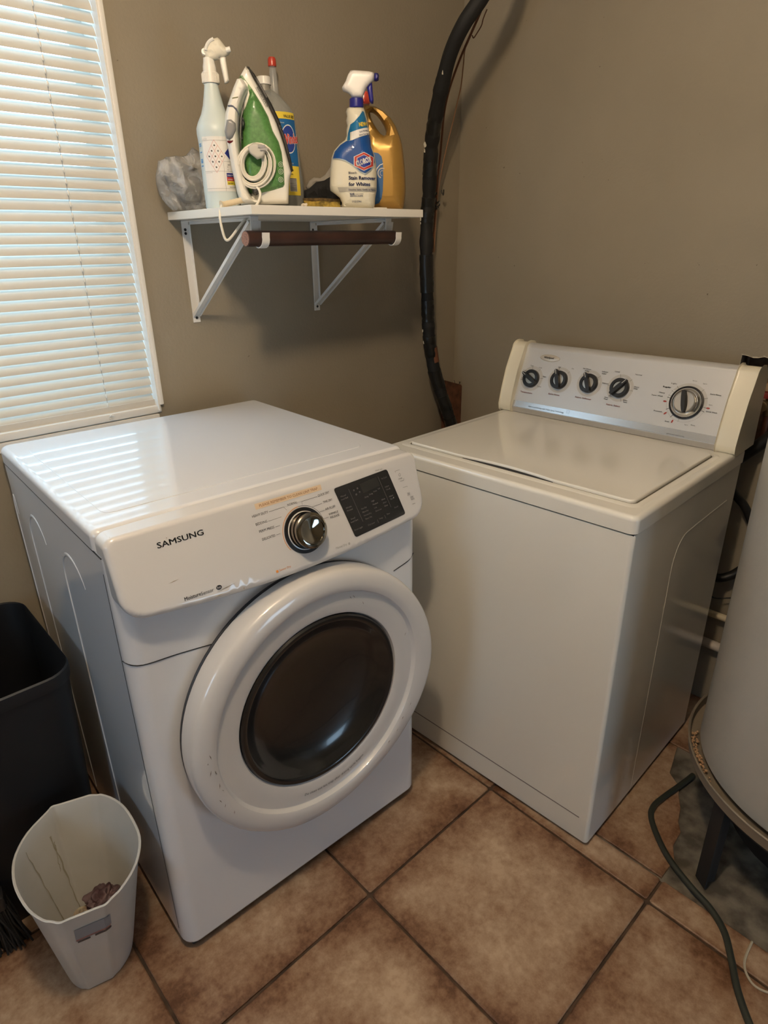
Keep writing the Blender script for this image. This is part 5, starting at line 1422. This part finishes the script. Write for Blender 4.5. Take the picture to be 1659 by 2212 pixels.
for i0, i1, ex in ((42, 50, .0006), (56, 61, .0012), (66, 73, .0008), (79, 88, .0018), (89, 96, .001), (100, 108, .0014), (112, 119, .0028), (121, 128, .0016), (129, 135, .0012)): sleeve(i0, i1, ex)
# pale torn bits of paint stuck to the sleeve
bits = []
for (u, v, s_) in ((956, 157, .006), (916, 312, .010), (914, 326, .007), (906, 474, .008), (908, 482, .005), (909, 715, .006), (909, 740, .006)):
    d = [p for p in path]; best = None
    o_ = ray(u, v)
    # nearest point of the pipe axis to this line of sight, pushed on to the near surface
    for p in d:
        w = p + B0 - CP; t = w.dot(o_) / o_.dot(o_); q = CP + o_ * t; dd = (q - (p + B0)).length
        if best is None or dd < best[0]: best = (dd, p, q)
    p, q = best[1], best[2] - B0; nrm = (CP - B0 - p); lat = (q - p); 
    if lat.length > .021: lat = lat.normalized() * .021
    c = p + lat + nrm.normalized() * math.sqrt(max(1e-6, .0238 ** 2 - lat.length ** 2))
    bits.append((c, s_, nrm.normalized()))
bm = bmesh.new()
for c, s_, n_ in bits:
    u_ = n_.cross(Vector((0, 0, 1))).normalized(); w_ = u_.cross(n_)
    vs_ = [bm.verts.new(c + u_ * s_ * .42 * math.cos(a_) * rn.uniform(.5, 1.2) + w_ * s_ * math.sin(a_) * rn.uniform(.6, 1.2) + n_ * rn.uniform(0, .001)) for a_ in [k * math.pi / 4 for k in range(8)]]
    bm.faces.new(vs_)
bobj('paint_flake', bm, mat('pale_paint_flake', (.48, .45, .36), .8), pi_, smooth=False)
bm = bmesh.new()
add_tube(bm, [p + Vector((.004, -.0065, 0)) for p in path[120:126]], .0185, 14); bobj('bare_copper', bm, mat('dull_copper', (.22, .09, .05), .5, metal=.4), pi_)
wr = thing('thermostat_wires', 'two thin brown wires hanging loosely beside the black pipe', 'wire', (on_axis(938, 545, 1, -.05)))
B1 = on_axis(938, 545, 1, -.05)
def wpath(l): return [on_axis(u, v, 1, y) - B1 for u, v, y in l]
M_bw = mat('brown_wire_sheath', (.13, .045, .018), .5); M_bw2 = mat('tan_wire', (.28, .15, .08), .5)
tube('wire', wpath([(1180, -260, -.45), (1115, -140, -.39), (1060, -40, -.33), (1040, 20, -.31), (1012, 85, -.27), (1000, 112, -.24), (985, 150, -.20), (970, 195, -.16), (960, 240, -.12), (955, 290, -.09), (951, 335, -.065), (946, 380, -.05), (942, 430, -.045), (939, 480, -.045), (934, 545, -.04)]), .0036, M_bw, wr, 6, 8)
tube('wire', wpath([(1170, -250, -.45), (1105, -130, -.39), (1052, -20, -.32), (1030, 40, -.29), (1006, 100, -.24), (1001, 140, -.20), (996, 185, -.15), (987, 225, -.12), (978, 265, -.10), (968, 305, -.08), (961, 335, -.065), (953, 375, -.05), (946, 420, -.045), (941, 480, -.045), (938, 545, -.04)]), .0020, M_bw2, wr, 6, 8)
tube('wire_end', wpath([(1052, 20, -.30), (1044, 40, -.29), (1040, 55, -.285), (1030, 72, -.28), (1023, 82, -.275), (1020, 76, -.275)]), .0016, M_bw, wr, 5, 6)
bm = bmesh.new(); 
for k in range(7):
    q = B1 + wpath([(941 + rn.uniform(-6, 8), 415 + k * 6, -.045)])[0] - B1
    add_tube(bm, catmull([Vector((q.x + rn.uniform(-.012, .012), q.y - .006 + rn.uniform(-.006, .002), q.z + rn.uniform(-.01, .01))) for _ in range(4)], 4), .0018, 6)
bobj('tape_tangle', bm, M_tape, wr)
# rusty metal piece standing behind the washer in the corner
rp0 = on_axis(985, 905, 1, -.052)
ru = thing('rusty_bracket', 'rust-brown metal channel stub standing in the corner behind the washer', 'scrap metal', (rp0.x, rp0.y, 0.0))
qa = on_axis(963, 822, 1, -.052) - Vector((rp0.x, rp0.y, 0)); qb = on_axis(1015, 836, 1, -.042) - Vector((rp0.x, rp0.y, 0)); qc = on_axis(998, 935, 1, -.042) - Vector((rp0.x, rp0.y, 0)); qd = on_axis(980, 920, 1, -.052) - Vector((rp0.x, rp0.y, 0))
bm = bmesh.new()
qd2 = Vector((qd.x, qd.y, .0)); qc2 = Vector((qc.x, qc.y, .0))
fr = [bm.verts.new(p) for p in (qa, qb, qc2 + Vector((0, 0, .0)), qd2)]
bk_ = [bm.verts.new(p + Vector((.0, .030, 0))) for p in (qa, qb, qc2, qd2)]
for f in ((0, 1, 2, 3),): bm.faces.new([fr[i] for i in f]); bm.faces.new([bk_[i] for i in reversed(f)])
for i in range(4): bm.faces.new((fr[i], fr[(i + 1) % 4], bk_[(i + 1) % 4], bk_[i]))
bmesh.ops.bevel(bm, geom=bm.edges[:], offset=.003, segments=2, affect='EDGES')
bobj('channel', bm, mat('rusted_steel', (.17, .065, .03), .7, noise_amt=.65, noise_scale=30, bump=.6, bump_scale=80), ru)
bm = bmesh.new()
for (t0, dx, dz) in ((.45, -.006, .014), (.6, .010, .010), (.7, -.012, .016), (.8, .008, .012), (.9, -.004, .016)):
    p = qa.lerp(qb, t0) + Vector((0, .01, -.002)); add_tube(bm, [p, p + Vector((dx, .0, dz))], .0011, 6)
bobj('wire_stub', bm, M_black, ru)

# ================================================================== WASTEBASKET
wbp = [(-.7049, 0)]
rim = [(-1.713, -.471), (-1.783, -.446), (-1.841, -.481), (-1.872, -.518), (-1.887, -.556), (-1.893, -.600), (-1.889, -.655), (-1.876, -.695), (-1.856, -.721), (-1.818, -.736), (-1.784, -.743), (-1.751, -.732), (-1.719, -.710), (-1.695, -.681), (-1.679, -.646), (-1.673, -.604), (-1.672, -.559), (-1.679, -.520), (-1.693, -.489)]
wb = thing('wastebasket', 'small white plastic wastebasket with grey sticker beside the dryer', 'wastebasket', (-1.79, -.578, 0))
WBC = Vector((-1.781, -.594)); 
base_c = Vector((-1.790, -.572))
def closed_smooth(pts, corners=(), k=5):
    return catmull([Vector((x, y, 0)) for x, y in pts], k, True)
rs_ = closed_smooth(rim)
def sharpen(pts, idx, d=.004):
    out = []
    for i, p in enumerate(pts):
        if i in idx:
            p = Vector(p); a = (Vector(pts[i - 1]) - p).normalized(); b = (Vector(pts[(i + 1) % len(pts)]) - p).normalized()
            out += [tuple(p + a * d), tuple(p), tuple(p + b * d)]
        else: out.append(p)
    return out
rs_ = closed_smooth(sharpen([p for i, p in enumerate(rim) if i != 9], (0, 1, 8, 9), .015), k=3)
NW = len(rs_)
def wbring(t, off=0.0):
    out = []
    for p in rs_:
        d = Vector((p.x, p.y)) - WBC; L_ = d.length
        top_ = WBC + d * (1 + off / L_); bot = base_c + Vector((d.x * .62, d.y * .53)) * (1 + off / L_)
        q = bot.lerp(top_, t); out.append((q.x + 1.79, q.y + .578, .32 * t))
    return out
bm = bmesh.new(); rings = []
seq = [(0.0, -.006, 0), (0.0, 0, 0.003)] + [(t / 10, 0, 0) for t in range(1, 10)] + [(.975, 0, 0), (.98, .0035, 0), (1.0, .0035, 0), (1.004, .0015, 0), (1.0, -.0012, 0), (.97, -.002, 0)] + [(t / 10, -.002, 0) for t in range(9, 0, -1)] + [(.02, -.003, 0)]
for t, off, dz in seq: rings.append([bm.verts.new((x, y, max(0, z_ + dz))) for x, y, z_ in wbring(t, off)])
for A, B in zip(rings, rings[1:]):
    for i in range(NW): bm.faces.new((A[i], A[(i + 1) % NW], B[(i + 1) % NW], B[i]))
bm.faces.new(rings[0]); bm.faces.new(rings[-1])
bobj('bin_shell', bm, mat('grey_white_bin_plastic', (.58, .57, .54), .38, coat=.15, noise_col=(.54, .53, .49), noise_scale=9), wb)
# brown runs down the inside back wall
def wbin(th, t, h):       # th: direction seen from the middle of the rim, t: height fraction
    best = min(range(NW), key=lambda k: abs(((math.degrees(math.atan2(rs_[k].y - WBC.y, rs_[k].x - WBC.x)) - th + 180) % 360) - 180))
    a0 = math.degrees(math.atan2(rs_[best].y - WBC.y, rs_[best].x - WBC.x)); nb_ = (best + 1) % NW if ((th - a0 + 180) % 360 - 180) > 0 else (best - 1) % NW
    a1 = math.degrees(math.atan2(rs_[nb_].y - WBC.y, rs_[nb_].x - WBC.x)); f_ = max(0, min(1, ((th - a0 + 180) % 360 - 180) / (((a1 - a0 + 180) % 360 - 180) or 1)))
    R1 = wbring(t, -.0026 - h); return Vector(R1[best]).lerp(Vector(R1[nb_]), f_)
st = []
rr = random.Random(8)
def run(s0, s1, t0, t1, w):
    pts = []; n_ = 14
    for k in range(n_ + 1):
        q = k / n_; pts.append((s0 + (s1 - s0) * q + rr.uniform(-.8, .8), t0 + (t1 - t0) * q))
    vs_, fs_ = [], []
    for k, (a_, b_) in enumerate(pts):
        ww = w * rr.uniform(.4, 1.2); vs_ += [Vector((a_ - ww, b_)), Vector((a_ + ww, b_))]
    for k in range(n_): fs_.append([2 * k, 2 * k + 1, 2 * k + 3, 2 * k + 2])
    return vs_, fs_
decal('dirt_run', [run(130, 117, .93, .12, .7), run(100, 92, .84, .15, .8), run(98, 101, .78, .55, .5)], wbin, mat('olive_dirt', (.36, .33, .25), .8), wb, .0006)
# sticker on the front
def wbout(a, z, h):
    R1 = wbring(z / .32, .0006 + h); best = min(R1, key=lambda q: abs(q[0] - a) + (10 if q[1] > 0 else 0)); 
    ys = sorted([q for q in R1 if q[1] < 0], key=lambda q: q[0])
    for p_, q_ in zip(ys, ys[1:]):
        if p_[0] <= a <= q_[0]:
            f_ = (a - p_[0]) / max(1e-9, q_[0] - p_[0]); return Vector((a, p_[1] + (q_[1] - p_[1]) * f_, z))
    return Vector(best)
sx0, sx1 = -.049, .012
decal('sticker', [poly2d([(sx0, .232), (sx1, .234), (sx1, .272), (sx0, .270)])], wbout, mat('grey_sticker', (.26, .28, .31), .4), wb, .0006, cell=.008)
decal('sticker_stripe', [poly2d([(sx0, .226), (sx1 - .004, .228), (sx1, .234), (sx0, .232)])], wbout, mat('red_brown_stripe', (.30, .14, .12), .5), wb, .0006, cell=.008)
decal('sticker_print', [poly2d([(sx0 + .002, .218), (-.026, .218), (-.026, .224), (sx0 + .002, .224)]), poly2d([(-.018, .218), (sx1 - .001, .220), (sx1 - .001, .227), (-.018, .225)])], wbout, mat('dark_brown_print', (.10, .07, .06), .6), wb, .0006, cell=.008)
wt_ = thing('crumpled_litter', 'crumpled brown tissue and dark wrapper heaped inside the wastebasket', 'litter', (-1.785, -.585, .012))
bm = bmesh.new(); bmesh.ops.create_icosphere(bm, subdivisions=5, radius=.046)
for v in bm.verts:
    n_ = noise.noise(v.co * 45) * .5 + noise.noise(v.co * 110) * .28; v.co *= (1 + n_ * .7); v.co.x -= .006
    v.co.z = max(v.co.z * 1.45 + .066, .001)
    k_ = min(1, .62 + v.co.z * 3); v.co.x *= k_; v.co.y *= k_
bobj('crumpled_tissue', bm, mat('stained_tissue', (.42, .36, .25), .9, noise_col=(.20, .12, .07), noise_scale=35), wt_)
bm = bmesh.new(); bmesh.ops.create_icosphere(bm, subdivisions=5, radius=.030)
for v in bm.verts:
    n_ = noise.noise(v.co * 70 + Vector((3, 0, 0))) * .7 + noise.noise(v.co * 160) * .3; v.co *= (1 + n_ * .7); v.co = Vector((v.co.x * 1.1 + .024, v.co.y + .004, v.co.z * .8 + .128))
bobj('dark_wrapper', bm, mat('dark_maroon_wrapper', (.14, .09, .09), .55, noise_col=(.05, .015, .018), noise_scale=40), wt_)

# ================================================================== BLACK BIN
bb = thing('trash_can', 'tall black plastic trash can standing open beside the dryer and window', 'trash can', (-1.826, -.245, 0))
bmR = rrect(-.150, -.196, .150, .196, .06, 7, [.06, .06, .05, .055])
bm = bmesh.new(); rings = []
def bring(t, off):
    out = []
    for x, y in bmR:
        L_ = math.hypot(x, y); k = (.69 + .31 * t) * (1 + off / L_); out.append((x * (k * .4 + .6), y * k, .622 * t))
    return out
for t, off in ((0, -.01), (0, 0), (.05, 0), (.5, 0), (.95, 0), (.952, .008), (.97, .010), (1.0, .008), (1.004, .003), (1.0, -.001), (.95, -.003), (.5, -.003), (.02, -.003)):
    rings.append([bm.verts.new(p) for p in bring(t, off)])
nB = len(bmR)
for A, B in zip(rings, rings[1:]):
    for i in range(nB): bm.faces.new((A[i], A[(i + 1) % nB], B[(i + 1) % nB], B[i]))
bm.faces.new(rings[0]); bm.faces.new(rings[-1])
bobj('can_shell', bm, mat('black_bin_plastic', (.004, .0045, .006), .5), bb)
# dark bristly bundle at the left edge
br = thing('bristly_clump', 'dark bristly clump lying on the floor left of the wastebasket', 'broom', (-1.985, -.412, 0), math.radians(-8))
bm = bmesh.new(); rb = random.Random(9)
for k in range(260):
    x = rb.uniform(-.09, .075); y = rb.uniform(-.022, .018)
    a_ = Vector((x, y - .004, .13 + rb.uniform(-.01, .02))); b_ = Vector((x * 1.18 + rb.uniform(-.012, .012), y + rb.uniform(-.012, .008), .004))
    add_tube(bm, [a_, a_.lerp(b_, .5) + Vector((rb.uniform(-.006, .006), rb.uniform(-.006, .006), 0)), b_], .0022, 5)
o = bobj('bristles', bm, mat('black_bristle', (.014, .013, .012), .6), br); o['kind'] = 'stuff'
box('bristle_block', (-.10, -.028, .125), (.078, .014, .165), M_black, br, .008)

# ================================================================== WATER HEATER
HC = Vector((-.430, -1.590, 0)); 
wh = thing('water_heater', 'large pale grey cylindrical water heater on a black stand beside the washer', 'water heater', HC)
TR = .310
lathe('tank', [(TR - .03, .286), (TR - .008, .288), (TR, .297), (TR, 1.30), (TR, 1.46), (TR - .02, 1.485), (TR - .12, 1.50), (0, 1.505)], mat('pale_grey_tank_paint', (.40, .385, .35), .42, noise_amt=.08, noise_scale=6, bump=.25, bump_scale=60), wh, 96)
lathe('drip_pan', [(0, .271), (.30, .271), (.326, .272), (.334, .276), (.336, .298), (.3385, .3035), (.336, .3055), (.333, .3035), (.331, .280), (.30, .276), (0, .276)], mat('dull_pan_metal', (.22, .185, .14), .5, metal=.2), wh, 96)
bm = bmesh.new()
for a_ in (150, 30, 270, 210 + 600):
    pass
for ang in (144.5, 234.5, 324.5, 54.5):
    a_ = math.radians(ang); c_ = Vector((math.cos(a_), math.sin(a_), 0)); tdir = Vector((-c_.y, c_.x, 0))
lg = mat('black_angle_iron', (.012, .012, .012), .6)
for ang in (144.5, 234.5, 324.5, 54.5):
    a_ = math.radians(ang); c_ = Vector((math.cos(a_), math.sin(a_), 0)); tdir = Vector((-c_.y, c_.x, 0)); P_ = c_ * .308
    bm = bmesh.new()
    for (q0_, q1_, w0, w1) in ((-.018, .018, -.002, .002), (-.002, .002, -.034, .0)):
        vv = []
        for zz in (.0, .262):
            for tt, nn in ((q0_, w0), (q1_, w0), (q1_, w1), (q0_, w1)): vv.append(bm.verts.new(P_ + tdir * tt + c_ * nn + Vector((0, 0, zz - .0))))
        for f in ((0, 3, 2, 1), (4, 5, 6, 7), (0, 1, 5, 4), (1, 2, 6, 5), (2, 3, 7, 6), (3, 0, 4, 7)): bm.faces.new([vv[i] for i in f])
    bobj('stand_leg', bm, lg, wh)
lathe('stand_top', [(0, .255), (.318, .255), (.318, .2705), (0, .2705)], lg, wh, 64)
bm = bmesh.new(); rr = random.Random(21)
for k in range(70):
    a_ = math.radians(rr.uniform(108, 140)); r_ = TR + .004 + rr.uniform(0, .014); s_ = rr.uniform(.0015, .004)
    bmesh.ops.create_icosphere(bm, subdivisions=1, radius=s_, matrix=Matrix.Translation((r_ * math.cos(a_), r_ * math.sin(a_), .2795 + rr.uniform(0, .006) + s_)))
o = bobj('rust_flakes', bm, mat('pale_rust_flake', (.42, .27, .16), .9), wh); o['kind'] = 'stuff'
# matte black drum filling the space under the heater
lathe('under_drum', [(0, .10), (.20, .10), (.22, .115), (.22, .2535), (0, .2535)], mat('matte_black', (.010, .009, .008), .9), wh, 40)

# ================================================================== CORDS, PIPES AND HOSES
cd = [(-.37, -1.262), (-.435, -1.252), (-.500, -1.240), (-.555, -1.234), (-.597, -1.248), (-.648, -1.294), (-.684, -1.34), (-.717, -1.405), (-.737, -1.455), (-.769, -1.497), (-.818, -1.530), (-.869, -1.560), (-.921, -1.602), (-1.0, -1.68), (-1.1, -1.80)]
o = tube('garden_hose', [Vector((x + .72, y + 1.4, .0078)) for x, y in cd], .0075, mat('dark_green_rubber', (.028, .032, .024), .45), None, 6, 12)
o.location = (-.72, -1.4, 0); tag(o, 'thin dark green hose snaking over the floor from under the heater', 'hose')
o = tube('white_wire', [Vector(p) for p in ((-.02, -.03, .0025), (-.045, -.01, .0025), (-.05, .02, .0025), (-.02, .045, .0025), (.04, .05, .0025))], .0025, mat('pale_wire', (.45, .40, .30), .5), None, 6, 8)
p = on_axis(1662, 2140, 2, 0.0); o.location = (p.x + .038, p.y + .01, 0); tag(o, 'thin pale wire loop on the floor at the right edge', 'wire')
def hpipe(name, label, z, r, y0, y1, m, x=-.035):
    t = thing(name, label, 'pipe', (x, (y0 + y1) / 2, z), 0)
    tube('pipe_run', [Vector((0, y0 - (y0 + y1) / 2, 0)), Vector((0, y1 - (y0 + y1) / 2, 0))], r, m, t, seg=18)
    bm = bmesh.new()
    for yy in (y0 + .06, y1 - .06): add_box(bm, (r * .3, yy - (y0 + y1) / 2 - .008, -r - .002), (-x - .0005, yy - (y0 + y1) / 2 + .008, r + .002), .001)
    bobj('wall_strap', bm, M_grey, t); return t
M_pvc = mat('cream_pipe', (.62, .54, .38), .4); M_pvc2 = mat('off_white_pipe', (.60, .54, .48), .4)
zu = on_axis(1556, 1332, 0, -.035).z; zl = on_axis(1541, 1394, 0, -.035).z
hpipe('water_pipe', 'slim cream pipe running low along the wall behind the washer', zu, .0105, -1.75, -.60, M_pvc)
hpipe('drain_pipe', 'thicker off-white pipe along the wall, just below the slim cream one', zl, .0150, -1.75, -.60, M_pvc2)
def hose(name, label, l, r, m, x=-.06):
    P_ = [on_axis(u, v, 0, xx) for u, v, xx in l]; b0 = P_[0]
    o = tube(name, [p_ - b0 for p_ in P_], r, m, None, 6, 12); o.location = b0; tag(o, label, 'hose' if 'hose' in name else 'cable'); return o
M_rub = mat('black_rubber_hose', (.012, .012, .012), .45)
hose('supply_hose', 'thick black hose crossing the wall below the broken opening', [(1720, 905, -.045), (1659, 948, -.045), (1625, 972, -.05), (1605, 985, -.055), (1590, 995, -.06)], .017, M_rub)
hose('loop_hose', 'black hose curving down the wall between washer and heater', [(1575, 1050, -.065), (1590, 1072, -.055), (1608, 1093, -.045), (1622, 1125, -.035), (1630, 1160, -.028), (1634, 1190, -.026)], .0115, M_rub)
hose('drain_hose', 'black hose running level behind the washer at mid height', [(1530, 1240, -.075), (1553, 1249, -.06), (1580, 1243, -.045), (1603, 1230, -.035), (1625, 1222, -.03)], .0135, M_rub)
hose('thin_black_cable', 'thin black cable on the wall just above the two pale pipes', [(1520, 1275, -.055), (1542, 1291, -.045), (1570, 1292, -.035), (1600, 1290, -.03)], .0022, M_rub)
# valve in the broken opening
vl = thing('shutoff_valve', 'brass shutoff valve with dark red handle inside the broken wall opening', 'valve', (.045, -1.128, .985))
M_brass = mat('tarnished_brass', (.35, .26, .14), .4, metal=.8)
lathe('valve_body', [(.010, -.03), (.013, -.028), (.013, -.012), (.017, -.010), (.017, .008), (.012, .010), (.012, .028), (.009, .030)], M_brass, vl, 20)
lathe('valve_outlet', [(.011, -.02), (.011, .012), (.015, .014), (.015, .034), (.010, .036)], M_brass, vl, 20, mp=lambda p: Vector((-p.z * .9, p.y + .012, p.x)))
tube('riser_pipe', [Vector((0, 0, -.17)), Vector((0, 0, .17))], .0085, mat('dull_copper', (.22, .09, .05), .5, metal=.4), vl, seg=14)
box('valve_handle', (-.030, -.026, .022), (-.006, .026, .040), mat('dark_red_handle', (.16, .015, .015), .5), vl, .004)
bm = bmesh.new(); add_box(bm, (.085, -.36, 1.0), (.098, -.02, 1.075), .002)
o = bobj('timber_block', bm, mat('pinkish_timber', (.42, .29, .20), .8, noise_amt=.4, noise_scale=30), None); o.location = (0, -1.04, .0 - .04); tag(o, 'pinkish timber block inside the broken wall opening behind the valve', 'timber')

# ================================================================== CEILING LIGHT
clt = thing('ceiling_light', 'round white ceiling light with bare warm bulb above the camera', 'lamp', (BULB.x, BULB.y, H))
lathe('light_base', [(0, -.0), (.075, -.0), (.075, -.015), (.05, -.03), (.022, -.035), (.022, -.065), (0, -.065)], M_white, clt, 32)
me_b = lathe('bulb', [(.012, -.064), (.018, -.072), (.042, BULB.z - H + .03), (.055, BULB.z - H + .006), (.055, BULB.z - H - .010), (.044, BULB.z - H - .038), (.022, BULB.z - H - .055), (0, BULB.z - H - .060)],
             mat('warm_bulb', (1, 1, 1), .5, emit=(1.0, .77, .52), estr=BULB_STRENGTH), clt, 24)

for o in list(bpy.data.objects):
    if o.type == 'MESH' and o.name.split('.')[0] in ('foot', 'panel_seam', 'dial_ring_print', 'screw_hole', 'plug_prong', 'wire_stub', 'paint_flake', 'wall_strap', 'window_frame', 'sash', 'care_symbol', 'label_swirl', 'graduation_mark', 'scuff', 'head_fittings', 'coiled_cord', 'lift_cord', 'orange_print', 'dirt_run', 'sticker_print'):
        explode(o)
